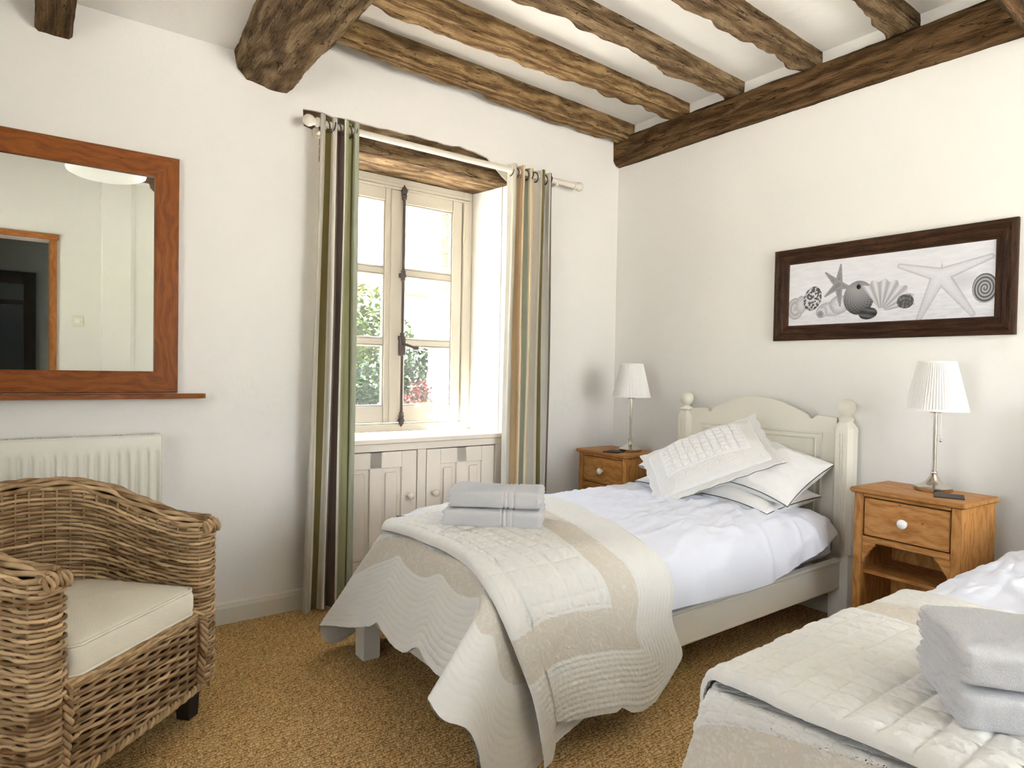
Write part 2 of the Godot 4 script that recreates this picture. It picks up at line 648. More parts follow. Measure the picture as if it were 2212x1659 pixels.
# a timber with wavy faces. f(s, side) gives nothing; the section is a list of sides, each a list of points (a, b) across the timber;
# along: 0 = the timber runs in x (a is z, b is y), 2 = it runs in z (a is x, b is y)
func timber(mb: Mb, along: int, s0: float, s1: float, sides: Array, wave: float, sd: int, wane := 0.0, ends := true) -> void:
	var steps := int(absf(s1 - s0) / 0.022) + 2
	var mid := Vector2.ZERO
	var cnt := 0
	for sd_ in sides:
		for p in sd_:
			mid += p
			cnt += 1
	mid /= cnt
	var run := 0.0
	for si in sides.size():
		var side: Array = sides[si]
		# split each side so that the surface can be uneven across as well
		var pts := []
		for k in side.size() - 1:
			var parts := maxi(1, int((side[k + 1] - side[k]).length() / 0.022))
			for j in parts:
				pts.append(side[k].lerp(side[k + 1], float(j) / parts))
		pts.append(side[-1])
		var nv := pts.size()
		var P := PackedVector3Array()
		var UV := PackedVector2Array()
		for a in steps:
			var s := lerpf(s0, s1, float(a) / (steps - 1))
			var across := run
			for b in nv:
				var p: Vector2 = pts[b]
				if b > 0:
					across += (pts[b] - pts[b - 1]).length()
				var d := (p - mid)
				var k := wave * (noise.get_noise_3d(s * 1.6 + sd, d.x * 3.0, d.y * 3.0) + 0.5 * noise.get_noise_3d(s * 5.0, d.x * 9.0 + sd, d.y * 9.0) + 0.25 * noise.get_noise_3d(s * 18.0, d.x * 40.0 + sd, d.y * 40.0))
				var q := p + d.normalized() * k
				if wane > 0.0 and d.x < 0.0 and d.y < 0.0:
					# the edge where the bark was: it comes and goes along the timber
					var wv := noise.get_noise_2d(s * 2.1 + sd * 3.7, 0.5) + 0.6 * noise.get_noise_2d(s * 5.5 + sd, 4.5)
					var share := clampf(-d.x / 0.05, 0.0, 1.0)
					q.x += wane * (wv * 1.1 + 0.15) * share
					q.y += wane * 0.35 * maxf(wv, 0.0) * share
				P.append(Vector3(s, q.y, q.x) if along == 0 else Vector3(q.x, q.y, s))
				UV.append(Vector2(s + sd * 0.37, across + sd * 0.11))
		mb.sheet(steps, nv, P, UV, PackedColorArray())
		run += 0.13
		for k in side.size() - 1:
			run += (side[k + 1] - side[k]).length()
	if not ends:
		return
	for s in [s0, s1]:
		var poly := PackedVector2Array()
		for side in sides:
			for p in side:
				if poly.is_empty() or (poly[-1] - p).length() > 1e-4:
					poly.append(p)
		if (poly[0] - poly[-1]).length() < 1e-4:
			poly.remove_at(poly.size() - 1)
		var ti := Geometry2D.triangulate_polygon(poly)
		var at := mb.v.size()
		var nn := Vector3(signf(s - (s0 + s1) * 0.5), 0, 0) if along == 0 else Vector3(0, 0, signf(s - (s0 + s1) * 0.5))
		for p in poly:
			mb.add(Vector3(s, p.y, p.x) if along == 0 else Vector3(p.x, p.y, s), nn, p)
		for k in range(0, ti.size(), 3):
			mb.tri(at + ti[k], at + ti[k + 1], at + ti[k + 2])


func rect_sides(a0: float, a1: float, b0: float, b1: float, ch: float) -> Array:
	var p := [Vector2(a0 + ch, b0), Vector2(a1 - ch, b0), Vector2(a1, b0 + ch), Vector2(a1, b1), Vector2(a0, b1), Vector2(a0, b0 + ch)]
	return [[p[0], p[1]], [p[1], p[2]], [p[2], p[3]], [p[3], p[4]], [p[4], p[5]], [p[5], p[0]]]


func build_room() -> void:
	# floor
	var mb := Mb.new()
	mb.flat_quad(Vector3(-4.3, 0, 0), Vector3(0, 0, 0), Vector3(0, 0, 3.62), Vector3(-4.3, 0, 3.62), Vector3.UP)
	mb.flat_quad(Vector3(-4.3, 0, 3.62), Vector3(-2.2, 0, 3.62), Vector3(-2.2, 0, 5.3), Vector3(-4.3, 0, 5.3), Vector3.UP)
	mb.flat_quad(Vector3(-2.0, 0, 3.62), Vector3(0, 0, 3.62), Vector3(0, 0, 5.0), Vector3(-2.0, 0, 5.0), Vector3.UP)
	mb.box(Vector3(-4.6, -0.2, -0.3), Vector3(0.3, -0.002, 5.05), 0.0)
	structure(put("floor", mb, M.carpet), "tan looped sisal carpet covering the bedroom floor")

	# window wall: a plaster face with the opening, the thick masonry behind it, the splayed sides of the opening
	mb = Mb.new()
	var poly := [[-4.3, 0.0], [-1.97, 0.0], [-1.97, 2.205], [-2.0, 2.214], [-2.042, 2.224], [-2.047, 2.300]]
	for k in 20:
		var x := -2.0 + 0.047 * k
		poly.append([x, 2.302 + 0.010 * noise.get_noise_2d(x * 7.0, 3.3) + 0.008 * (x + 2.0)])
	poly.append_array([[-1.02, 2.290], [-0.97, 2.250], [-0.91, 2.204], [-0.88, 2.19], [-0.873, 2.165], [-0.875, 0.0], [0.3, 0.0], [0.3, 3.1], [-4.3, 3.1]])
	mb.prism(v2(poly), -0.07, 0.0, Transform3D.IDENTITY, 30.0)
	mb.box(Vector3(-4.6, -0.2, -0.5), Vector3(-1.99, 3.1, -0.065), 0.0)
	mb.box(Vector3(-2.1, 2.33, -0.5), Vector3(-0.7, 3.1, -0.065), 0.0)
	mb.box(Vector3(-2.1, 2.13, -0.5), Vector3(-0.7, 2.35, -0.335), 0.0)
	mb.box(Vector3(-2.0, -0.2, -0.5), Vector3(-0.8, 0.755, -0.36), 0.0)
	# side pieces in plan (x, -z), stood up
	var up := Transform3D(Basis(Vector3(1, 0, 0), Vector3(0, 0, -1), Vector3(0, 1, 0)), Vector3.ZERO)
	mb.prism(v2([[-0.879, 0.06], [-0.885, 0.10], [-0.926, 0.30], [-0.926, 0.345], [-0.99, 0.40], [-1.03, 0.5], [0.3, 0.5], [0.3, 0.06]]), 0.0, 3.1, up, 20.0)
	mb.prism(v2([[-1.966, 0.06], [-1.96, 0.10], [-1.92, 0.30], [-1.92, 0.345], [-1.85, 0.40], [-1.80, 0.5], [-2.3, 0.5], [-2.3, 0.06]]), 0.0, 3.1, up, 20.0)
	var ww := put("wall_window", mb, M.plaster)
	structure(ww, "white plastered wall with a deep window opening")
	# outer stones of the right side of the opening
	rng.seed = 5
	var y := 0.72
	var k := 0
	while y < 2.2:
		var h := rng.randf_range(0.055, 0.11)
		var sm := Mb.new()
		sm.box(Vector3(-1.0 - rng.randf_range(0.05, 0.10) * 0.75, y + 0.005, -0.56), Vector3(-0.94, y + h - 0.005, -0.40 - rng.randf() * 0.02), 0.012)
		put("stone", sm, M.stone, ww)
		y += h
		k += 1

	# right wall, left wall, back wall with doorway, the passage behind it
	mb = Mb.new()
	mb.box(Vector3(0, -0.2, -0.3), Vector3(0.3, 3.1, 5.1), 0.0)
	structure(put("wall_right", mb, M.plaster), "white plastered wall behind the beds")
	mb = Mb.new()
	mb.box(Vector3(-4.6, -0.2, -0.3), Vector3(-4.3, 3.1, 1.75), 0.0)
	mb.box(Vector3(-4.6, -0.2, 2.7), Vector3(-4.3, 3.1, 5.5), 0.0)
	mb.box(Vector3(-4.6, -0.2, 1.75), Vector3(-4.3, 0.8, 2.7), 0.0)
	mb.box(Vector3(-4.6, 1.9, 1.75), Vector3(-4.3, 3.1, 2.7), 0.0)
	structure(put("wall_left", mb, M.plaster), "white plastered wall")
	mb = Mb.new()
	mb.box(Vector3(-4.4, -0.1, 3.6), Vector3(-3.76, 3.1, 3.78), 0.0)
	mb.box(Vector3(-3.76, 2.12, 3.6), Vector3(-2.89, 3.1, 3.78), 0.0)
	mb.box(Vector3(-2.89, -0.1, 3.6), Vector3(-1.95, 3.1, 3.78), 0.0)
	mb.box(Vector3(-0.35, -0.1, 4.8), Vector3(0.1, 3.1, 5.1), 0.0)  # recess added out of view, so the fill window stands further off
	mb.box(Vector3(-1.95, -0.1, 4.8), Vector3(-1.85, 3.1, 5.1), 0.0)
	mb.box(Vector3(-1.85, -0.1, 4.8), Vector3(-0.35, 0.65, 5.1), 0.0)
	mb.box(Vector3(-1.85, 2.05, 4.8), Vector3(-0.35, 3.1, 5.1), 0.0)
	mb.box(Vector3(-2.30, -0.1, 3.7), Vector3(-1.95, 3.1, 5.3), 0.0)
	mb.prism(v2([[-2.546, -3.65], [-2.535, -3.56], [-2.33, -3.53], [-2.30, -3.555], [-1.95, -3.56], [-1.95, -3.65]]), 0.0, 3.1, up, 20.0)
	structure(put("wall_back", mb, M.plaster), "white plastered wall with a doorway, seen in the mirror")
	mb = Mb.new()
	mb.box(Vector3(-4.4, -0.1, 5.1), Vector3(-2.0, 3.1, 5.3), 0.0)
	structure(put("wall_passage", mb, M.grey_wall), "blue-grey wall of the passage beyond the doorway")
	# doorway lining and architrave
	var d := Node3D.new()
	d.name = "door_1"
	add_child(d)
	structure(d, "pine door frame of the open doorway seen in the mirror")
	for e in [["jamb", Vector3(-2.90, 0, 3.58), Vector3(-2.85, 2.125, 3.79)], ["jamb", Vector3(-3.80, 0, 3.58), Vector3(-3.75, 2.125, 3.79)], ["head", Vector3(-3.81, 2.122, 3.57), Vector3(-2.838, 2.167, 3.79)]]:
		mb = Mb.new()
		mb.box(e[1], e[2], 0.004)
		put(e[0], mb, M.pine_trim, d)
	# dark glazed door further on
	var dd := Node3D.new()
	dd.name = "door_2"
	add_child(dd)
	structure(dd, "dark framed glazed door in the passage seen in the mirror")
	for e in [["stile", Vector3(-3.07, 0, 5.03), Vector3(-2.97, 2.0, 5.1)], ["stile", Vector3(-3.86, 0, 5.03), Vector3(-3.78, 2.0, 5.1)], ["rail", Vector3(-3.78, 1.88, 5.03), Vector3(-3.07, 2.0, 5.1)], ["rail", Vector3(-3.78, 0, 5.03), Vector3(-3.07, 0.25, 5.1)], ["rail", Vector3(-3.78, 1.68, 5.03), Vector3(-3.07, 1.72, 5.1)]]:
		mb = Mb.new()
		mb.box(e[1], e[2], 0.003)
		put(e[0], mb, M.black_wood, dd)
	mb = Mb.new()
	mb.box(Vector3(-3.78, 0.25, 5.06), Vector3(-3.07, 1.88, 5.07), 0.0)
	put("pane", mb, M.pane_dark, dd)

	# ceilings: lower to the left of the great beam, higher between the joists
	mb = Mb.new()
	mb.prism(v2([[-0.06, 2.467], [3.7, 2.955], [3.7, 3.15], [-0.06, 3.15]]), -4.4, -2.2, Transform3D(Basis(Vector3(0, 0, 1), Vector3(0, 1, 0), Vector3(1, 0, 0)), Vector3.ZERO))
	mb.box(Vector3(-2.3, 2.675, -0.06), Vector3(0.1, 3.1, 3.7), 0.0)
	mb.box(Vector3(-4.4, 2.5, 3.72), Vector3(-2.0, 2.95, 5.4), 0.0)
	mb.box(Vector3(-2.1, 2.7, 3.65), Vector3(0.1, 3.1, 5.1), 0.0)
	structure(put("ceiling", mb, M.ceiling), "white plaster ceiling between dark timbers")

	# skirting boards
	var skirt := v2([[0, 0], [0.018, 0], [0.018, 0.068], [0.015, 0.076], [0.012, 0.078], [0.012, 0.083], [0.008, 0.090], [0, 0.092]])
	mb = Mb.new()
	mb.prism(skirt, -4.3, -1.975, Transform3D(Basis(Vector3(0, 0, 1), Vector3(0, 1, 0), Vector3(1, 0, 0)), Vector3.ZERO), 10.0)
	structure(put("baseboard_window", mb, M.skirt))
	mb = Mb.new()
	mb.prism(skirt, 0.0, 3.55, Transform3D(Basis(Vector3(-1, 0, 0), Vector3(0, 1, 0), Vector3(0, 0, 1)), Vector3.ZERO), 10.0)
	structure(put("baseboard_right", mb, M.skirt))


func build_timbers() -> void:
	var mb := Mb.new()
	# great beam, running away from the window wall; its lower left edge is worn off
	var p := [Vector2(-2.122, 2.90), Vector2(-2.122, 2.350), Vector2(-2.20, 2.347), Vector2(-2.295, 2.362), Vector2(-2.334, 2.398), Vector2(-2.350, 2.46), Vector2(-2.345, 2.90)]
	timber(mb, 2, -0.02, 2.44, [[p[0], p[1]], [p[1], p[2], p[3]], [p[3], p[4]], [p[4], p[5], p[6]], [p[6], p[0]]], 0.012, 3)
	tag(put("ceiling_beam", mb, M.oak), "massive rough oak ceiling beam with a long split above the window's left side", "beam")

	# wall plate along the right wall
	mb = Mb.new()
	timber(mb, 2, 0.004, 3.58, [[Vector2(0.01, 2.432), Vector2(-0.03, 2.442)], [Vector2(-0.03, 2.442), Vector2(-0.052, 2.468)], [Vector2(-0.052, 2.468), Vector2(-0.055, 2.585)], [Vector2(-0.055, 2.585), Vector2(-0.035, 2.607)], [Vector2(-0.035, 2.607), Vector2(0.01, 2.610)], [Vector2(0.01, 2.610), Vector2(0.01, 2.432)]], 0.007, 9)
	tag(put("wall_beam", mb, M.oak_dark), "long dark timber fixed along the top of the wall behind the beds", "beam")

	# joists from the great beam to the wall plate: [z at the left, z at the right, width, bottom at the left, bottom at the right]
	var js := [[0.16, 0.075, 0.115, 2.565, 2.575], [0.572, 0.50, 0.115, 2.565, 2.60], [0.97, 0.86, 0.10, 2.57, 2.605], [1.37, 1.275, 0.115, 2.57, 2.61], [1.78, 1.70, 0.12, 2.575, 2.615]]
	var where := ["nearest the window wall", "second from the window wall", "third from the window wall", "fourth from the window wall", "fifth from the window wall"]
	for k in js.size():
		mb = Mb.new()
		var j: Array = js[k]
		var w: float = j[2] * 0.5
		timber(mb, 0, -2.13, 0.02, rect_sides(-w, w, -0.0, 0.13, 0.008), 0.006, 17 + k * 5, 0.034, false)
		for q in mb.v.size():
			var f := (mb.v[q].x + 2.13) / 2.15
			mb.v[q] += Vector3(0, lerpf(j[3], j[4], f), lerpf(j[0], j[1], f))
		tag(put("ceiling_joist", mb, M.oak_pale if k < 2 else M.oak), "wavy-edged oak ceiling joist over the beds, " + where[k], "joist", "ceiling joists over the beds")
	mb = Mb.new()
	timber(mb, 2, -0.01, 3.6, rect_sides(-3.04, -2.922, 2.334, 2.52, 0.012), 0.006, 41)
	for q in mb.v.size():
		mb.v[q].y += mb.v[q].z * 0.1298
	tag(put("ceiling_joist", mb, M.oak_dark), "dark square ceiling joist meeting the wall above the mirror", "joist")
	mb = Mb.new()
	timber(mb, 0, -2.56, 0.01, rect_sides(2.145, 2.40, 2.41, 2.92, 0.03), 0.01, 55)
	tag(put("cross_beam", mb, M.oak_dark), "thick dark beam crossing the ceiling where the wall timber leaves the picture", "beam")

	# lintel over the window
	mb = Mb.new()
	timber(mb, 0, -2.08, -0.80, rect_sides(-0.325, -0.012, 2.168, 2.345, 0.006), 0.005, 63)
	tag(put("window_lintel", mb, M.oak), "rough old oak lintel over the window behind the curtain rod", "lintel")


func build_window() -> void:
	var w := Node3D.new()
	w.name = "window_1"
	add_child(w)
	structure(w, "cream painted casement window with six panes and an iron bolt")
	var z := -0.325
	var fr := [[Vector3(-1.92, 0.77, -0.36), Vector3(-1.862, 2.17, -0.29)], [Vector3(-0.984, 0.77, -0.36), Vector3(-0.926, 2.17, -0.29)], [Vector3(-1.862, 2.115, -0.36), Vector3(-0.984, 2.17, -0.29)], [Vector3(-1.862, 0.77, -0.36), Vector3(-0.984, 0.815, -0.29)]]
	for e in fr:
		var mb := Mb.new()
		mb.box(e[0], e[1], 0.004)
		put("frame", mb, M.frame, w)
	# moulding under the frame head
	for e in [[2.128, 0.008, 0.014], [2.110, 0.006, 0.010]]:
		var mb := Mb.new()
		mb.box(Vector3(-1.90, e[0] - e[1], -0.292), Vector3(-0.946, e[0] + e[1], -0.292 + e[2]), 0.003)
		put("moulding", mb, M.frame, w)
	var sash := [[-1.858, -1.418], [-1.424, -0.988]]
	var glass := [[-1.793, -1.483], [-1.363, -1.053]]
	var rows := [[1.675, 2.040], [1.285, 1.640], [0.912, 1.250]]
	for k in 2:
		var s := Node3D.new()
		s.name = "casement"
		w.add_child(s, true)
		var x0: float = sash[k][0]
		var x1: float = sash[k][1]
		var g0: float = glass[k][0]
		var g1: float = glass[k][1]
		for e in [["stile", x0, g0, 0.82, 2.11], ["stile", g1, x1, 0.82, 2.11], ["rail", g0, g1, 2.04, 2.11], ["rail", g0, g1, 0.82, 0.912], ["glazing_bar", g0, g1, 1.640, 1.675], ["glazing_bar", g0, g1, 1.250, 1.285]]:
			var mb := Mb.new()
			mb.box(Vector3(e[1], e[3], z - 0.024), Vector3(e[2], e[4], z + (0.022 if e[0] != "glazing_bar" else 0.012)), 0.004)
			put(e[0], mb, M.frame, s)
		for r in rows:
			var mb := Mb.new()
			mb.box(Vector3(g0 - 0.004, r[0] - 0.004, z - 0.002), Vector3(g1 + 0.004, r[1] + 0.004, z + 0.001), 0.0)
			put("pane", mb, M.glass, s)
			var pm := Mb.new()
			var i := 0.009
			pm.box(Vector3(g0, r[1] - i, z), Vector3(g1, r[1], z + 0.016), 0.004)
			pm.box(Vector3(g0, r[0], z), Vector3(g1, r[0] + i, z + 0.016), 0.004)
			pm.box(Vector3(g0, r[0], z), Vector3(g0 + i, r[1], z + 0.016), 0.004)
			pm.box(Vector3(g1 - i, r[0], z), Vector3(g1, r[1], z + 0.016), 0.004)
			put("glazing_bead", pm, M.frame, s)
	# cover strip where the casements meet, hinges
	var cs := Mb.new()
	cs.box(Vector3(-1.452, 0.82, z + 0.02), Vector3(-1.39, 2.105, z + 0.034), 0.005)
	put("meeting_strip", cs, M.frame, w)
	for yy in [1.02, 1.90]:
		for xx in [-0.985, -1.861]:
			var h := Mb.new()
			h.lathe([Vector2(0, -0.042), Vector2(0.006, -0.04), Vector2(0.0075, 0), Vector2(0.0075, 0.001), Vector2(0.006, 0.04), Vector2(0, 0.042)], 10, Transform3D(Basis.IDENTITY, Vector3(xx, yy, -0.283)))
			put("hinge", h, M.frame, w)
	# espagnolette bolt
	var b := Node3D.new()
	b.name = "bolt"
	w.add_child(b)
	b.set_meta("label", "wrought iron window bolt with pointed ends and a lever")
	var bx := -1.385
	var bz := z + 0.05
	var mb2 := Mb.new()
	mb2.lathe([Vector2(0.0075, 0.83), Vector2(0.0075, 2.10)], 12, Transform3D(Basis.IDENTITY, Vector3(bx, 0, bz)))
	put("rod", mb2, M.iron, b)
	for e in [[2.085, 1.0], [0.845, -1.0]]:
		var t := Mb.new()
		var sc := Transform3D(Basis.from_scale(Vector3(1, e[1], 1)), Vector3(bx, e[0], bz))
		t.lathe([Vector2(0.008, -0.035), Vector2(0.014, -0.03), Vector2(0.012, -0.02), Vector2(0.017, -0.012), Vector2(0.012, -0.004), Vector2(0.016, 0.006), Vector2(0.019, 0.018), Vector2(0.012, 0.03), Vector2(0.0, 0.05)], 10, sc)
		put("finial", t, M.iron, b)
	for yy in [1.635, 1.29]:
		var g := Mb.new()
		g.lathe([Vector2(0.008, -0.03), Vector2(0.014, -0.026), Vector2(0.012, -0.014), Vector2(0.017, 0), Vector2(0.012, 0.014), Vector2(0.014, 0.026), Vector2(0.008, 0.03)], 12, Transform3D(Basis.IDENTITY, Vector3(bx, yy, bz)))
		g.box(Vector3(bx - 0.02, yy - 0.012, z + 0.03), Vector3(bx + 0.02, yy + 0.012, bz), 0.003)
		put("guide", g, M.iron, b)
	var lv := Mb.new()
	lv.box(Vector3(bx - 0.018, 1.19, z + 0.03), Vector3(bx + 0.018, 1.30, bz + 0.01), 0.006)
	lv.tube(PackedVector3Array([Vector3(bx, 1.255, bz), Vector3(bx + 0.01, 1.252, bz + 0.03), Vector3(bx + 0.035, 1.243, bz + 0.038), Vector3(bx + 0.062, 1.236, bz + 0.034)]), 0.009, 8)
	lv.lathe([Vector2(0, -0.02), Vector2(0.012, -0.016), Vector2(0.015, 0), Vector2(0.012, 0.016), Vector2(0, 0.02)], 10, Transform3D(Basis(Vector3.BACK, PI / 2), Vector3(bx + 0.064, 1.236, bz + 0.034)))
	put("lever", lv, M.iron, b)

	# added window behind the camera, out of view, for fill light
	var w2 := Node3D.new()
	w2.name = "window_2"
	add_child(w2)
	structure(w2, "added white casement window behind the camera, unseen, filling the room with light")
	for e in [["frame", -1.85, -1.79, 0.65, 2.05], ["frame", -0.41, -0.35, 0.65, 2.05], ["frame", -1.79, -0.41, 1.99, 2.05], ["frame", -1.79, -0.41, 0.65, 0.71], ["mullion", -1.135, -1.065, 0.71, 1.99]]:
		var fm := Mb.new()
		fm.box(Vector3(e[1], e[3], 4.94), Vector3(e[2], e[4], 5.0), 0.004)
		put(e[0], fm, M.gloss_white, w2)
	for e in [[-1.79, -1.135], [-1.065, -0.41]]:
		var fm := Mb.new()
		fm.box(Vector3(e[0], 0.71, 4.968), Vector3(e[1], 1.99, 4.972), 0.0)
		put("pane", fm, M.glass, w2)

	var w3 := Node3D.new()  # added side window, out of view, to light the floor and chair
	w3.name = "window_3"
	add_child(w3)
	structure(w3, "added white casement window in the left wall, unseen, lighting floor and armchair")
	for e in [["frame", 1.75, 1.81, 0.8, 1.9], ["frame", 2.64, 2.7, 0.8, 1.9], ["frame", 1.81, 2.64, 1.84, 1.9], ["frame", 1.81, 2.64, 0.8, 0.86], ["mullion", 2.19, 2.26, 0.86, 1.84]]:
		var fm := Mb.new()
		fm.box(Vector3(-4.48, e[3], e[1]), Vector3(-4.42, e[4], e[2]), 0.004)
		put(e[0], fm, M.gloss_white, w3)
	for e in [[1.81, 2.19], [2.26, 2.64]]:
		var fm := Mb.new()
		fm.box(Vector3(-4.452, 0.86, e[0]), Vector3(-4.448, 1.84, e[1]), 0.0)
		put("pane", fm, M.glass, w3)

	# cupboard and sill under the window
	var c := thing("window_cupboard", "cream painted two-door cupboard with a sill built in under the window", "cupboard", "", Vector3(0, 0, 0))
	var st := Mb.new()
	st.box(Vector3(-1.965, 0.742, -0.30), Vector3(-0.872, 0.768, 0.022), 0.006)
	put("sill", st, M.cupboard, c)
	st = Mb.new()
	st.box(Vector3(-1.965, 0.705, -0.02), Vector3(-0.872, 0.742, 0.008), 0.002)
	st.box(Vector3(-1.965, 0.0, -0.02), Vector3(-0.872, 0.06, 0.008), 0.002)
	st.box(Vector3(-1.965, 0.06, -0.02), Vector3(-1.896, 0.705, 0.008), 0.002)
	st.box(Vector3(-0.942, 0.06, -0.02), Vector3(-0.872, 0.705, 0.008), 0.002)
	st.box(Vector3(-1.433, 0.06, -0.02), Vector3(-1.382, 0.705, 0.008), 0.002)
	put("face_frame", st, M.cupboard, c)
	st = Mb.new()
	st.box(Vector3(-1.96, 0.0, -0.33), Vector3(-0.88, 0.74, -0.025), 0.0)
	put("carcass", st, M.black_wood, c)
	for e in [[-1.892, -1.437, 1.0], [-1.378, -0.946, -1.0]]:
		var dr := Node3D.new()
		dr.name = "door"
		c.add_child(dr, true)
		var x0: float = e[0]
		var x1: float = e[1]
		var ps := 0.085
		var mid := (x0 + x1) * 0.5
		var pf := Mb.new()
		pf.box(Vector3(x0, 0.064, -0.016), Vector3(x0 + ps, 0.701, 0.006), 0.002)
		pf.box(Vector3(x1 - ps, 0.064, -0.016), Vector3(x1, 0.701, 0.006), 0.002)
		pf.box(Vector3(mid - 0.032, 0.064, -0.016), Vector3(mid + 0.032, 0.701, 0.006), 0.002)
		pf.box(Vector3(x0 + ps, 0.620, -0.016), Vector3(x1 - ps, 0.701, 0.006), 0.002)
		pf.box(Vector3(x0 + ps, 0.064, -0.016), Vector3(x1 - ps, 0.145, 0.006), 0.002)
		put("door_frame", pf, M.cupboard, dr)
		for q in [[x0 + ps, mid - 0.032], [mid + 0.032, x1 - ps]]:
			var pn := Mb.new()
			pn.box(Vector3(q[0], 0.145, -0.016), Vector3(q[1], 0.62, -0.008), 0.0)
			pn.box(Vector3(q[0] + 0.022, 0.167, -0.012), Vector3(q[1] - 0.022, 0.598, 0.003), 0.009)
			put("panel", pn, M.cupboard, dr)
		var kn := Mb.new()
		var kx: float = (x1 - 0.045) if e[2] > 0 else (x0 + 0.045)
		kn.lathe([Vector2(0.013, 0), Vector2(0.010, 0.012), Vector2(0.012, 0.02), Vector2(0.019, 0.027), Vector2(0.019, 0.034), Vector2(0.012, 0.041), Vector2(0, 0.043)], 18, Transform3D(Basis(Vector3.RIGHT, PI / 2), Vector3(kx, 0.472, 0.005)))
		put("knob", kn, M.cupboard, dr)


# stripes: list of [share of the width, colour]
func make_curtain(called: String, label: String, xl0: float, xr0: float, xl1: float, xr1: float, folds: float, stripes: Array, amp: float, sd: int) -> void:
	var o := thing(called, label, "curtain", "striped curtains at the window", Vector3(0, 0, 0))
	var nu := 260
	var nv := 60
	var P := PackedVector3Array()
	var UV := PackedVector2Array()
	var C := PackedColorArray()
	var total := 0.0
	for s in stripes:
		total += s[0]
	for a in nu:
		var u := float(a) / (nu - 1)
		var q := u * total
		var col: Color = stripes[-1][1]
		for s in stripes:
			if q < s[0]:
				col = s[1]
				break
			q -= s[0]
		for b in nv:
			var v := float(b) / (nv - 1)
			var y := lerpf(2.252, 0.012, v)
			var flare := pow(v, 1.3)
			var ph := u * folds * TAU + 0.5 * sin(u * 9.0 + sd) + 0.35 * sin(v * 2.6 + u * 5.0 + sd)
			var x := lerpf(lerpf(xl0, xl1, flare), lerpf(xr0, xr1, flare), u) + 0.006 * cos(ph * 2.0) * (1.0 - v * 0.5)
			var am := amp * (1.0 + 0.25 * sin(u * 13.0 + sd)) * (1.0 - 0.2 * v)
			var z := 0.094 + am * sin(ph) + 0.006 * sin(v * 7.0 + u * 11.0)
			P.append(Vector3(x, y, maxf(z, 0.022)))
			UV.append(Vector2(u * 1.2, v * 2.2))
			C.append(col)
	var mb := Mb.new()
	mb.sheet(nu, nv, P, UV, C, false, 0.0025)
	put("fabric", mb, M.curtain, o)
	for k in int(folds * 2.0):
		var u := (k + 0.5) / (folds * 2.0)
		var e := Mb.new()
		var cx := lerpf(xl0, xr0, u)
		var ring := PackedVector3Array()
		for j in 20:
			var an := TAU * j / 20
			ring.append(Vector3(cx + (0.006 if k % 2 == 0 else -0.006) * sin(an), 2.212 + 0.026 * sin(an), 0.094 + 0.026 * cos(an)))
		e.tube(ring, 0.0035, 6, true)
		put("eyelet", e, M.iron, o)


func build_curtains() -> void:
	var r := thing("curtain_rod", "white painted wooden curtain rod with ball ends over the window", "curtain rod")
	var rx := Transform3D(Basis(Vector3.BACK, -PI / 2), Vector3(0, 2.220, 0.092))
	var mb := Mb.new()
	mb.lathe([Vector2(0.0155, -2.01), Vector2(0.0155, -0.465)], 20, rx)
	put("pole", mb, M.white_rod, r)
	for e in [[-2.01, -1.0], [-0.465, 1.0]]:
		mb = Mb.new()
		mb.lathe([Vector2(0.0155, -0.005), Vector2(0.021, -0.003), Vector2(0.021, 0.008), Vector2(0.015, 0.012), Vector2(0.016, 0.018), Vector2(0.024, 0.03), Vector2(0.0265, 0.043), Vector2(0.023, 0.056), Vector2(0.012, 0.066), Vector2(0, 0.068)], 20, Transform3D(Basis(Vector3.BACK, -PI / 2 * e[1]), Vector3(e[0], 2.220, 0.092)))
		put("finial", mb, M.white_rod, r)
	for x in [-1.98, -0.60]:
		mb = Mb.new()
		mb.box(Vector3(x - 0.01, 2.195, -0.012), Vector3(x + 0.01, 2.215, 0.10), 0.003)
		mb.lathe([Vector2(0.026, 0), Vector2(0.024, 0.008), Vector2(0, 0.010)], 16, Transform3D(Basis(Vector3.RIGHT, PI / 2), Vector3(x, 2.205, -0.001)))
		put("bracket", mb, M.white_rod, r)
	var white := lin(226, 222, 212)
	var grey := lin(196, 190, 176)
	var cream := lin(222, 214, 184)
	var olive := lin(112, 102, 62)
	var taupe := lin(118, 104, 96)
	var sage := lin(176, 176, 138)
	var sage2 := lin(168, 172, 152)
	var peach := lin(222, 198, 164)
	var tan := lin(200, 176, 138)
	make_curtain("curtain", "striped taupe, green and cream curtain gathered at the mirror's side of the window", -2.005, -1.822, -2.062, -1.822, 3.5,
		[[0.10, grey], [0.06, white], [0.05, cream], [0.09, olive], [0.10, grey], [0.02, white], [0.20, taupe], [0.03, white], [0.19, sage], [0.03, olive], [0.13, sage2]], 0.026, 1)  # the later grey stripe is white cloth with shade in its colour
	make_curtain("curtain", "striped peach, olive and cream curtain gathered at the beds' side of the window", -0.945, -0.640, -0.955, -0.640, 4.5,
		[[0.06, white], [0.06, grey], [0.13, tan], [0.06, peach], [0.04, white], [0.10, sage2], [0.04, cream], [0.08, peach], [0.04, taupe], [0.09, grey], [0.03, white], [0.09, olive], [0.15, white], [0.06, taupe]], 0.028, 4)


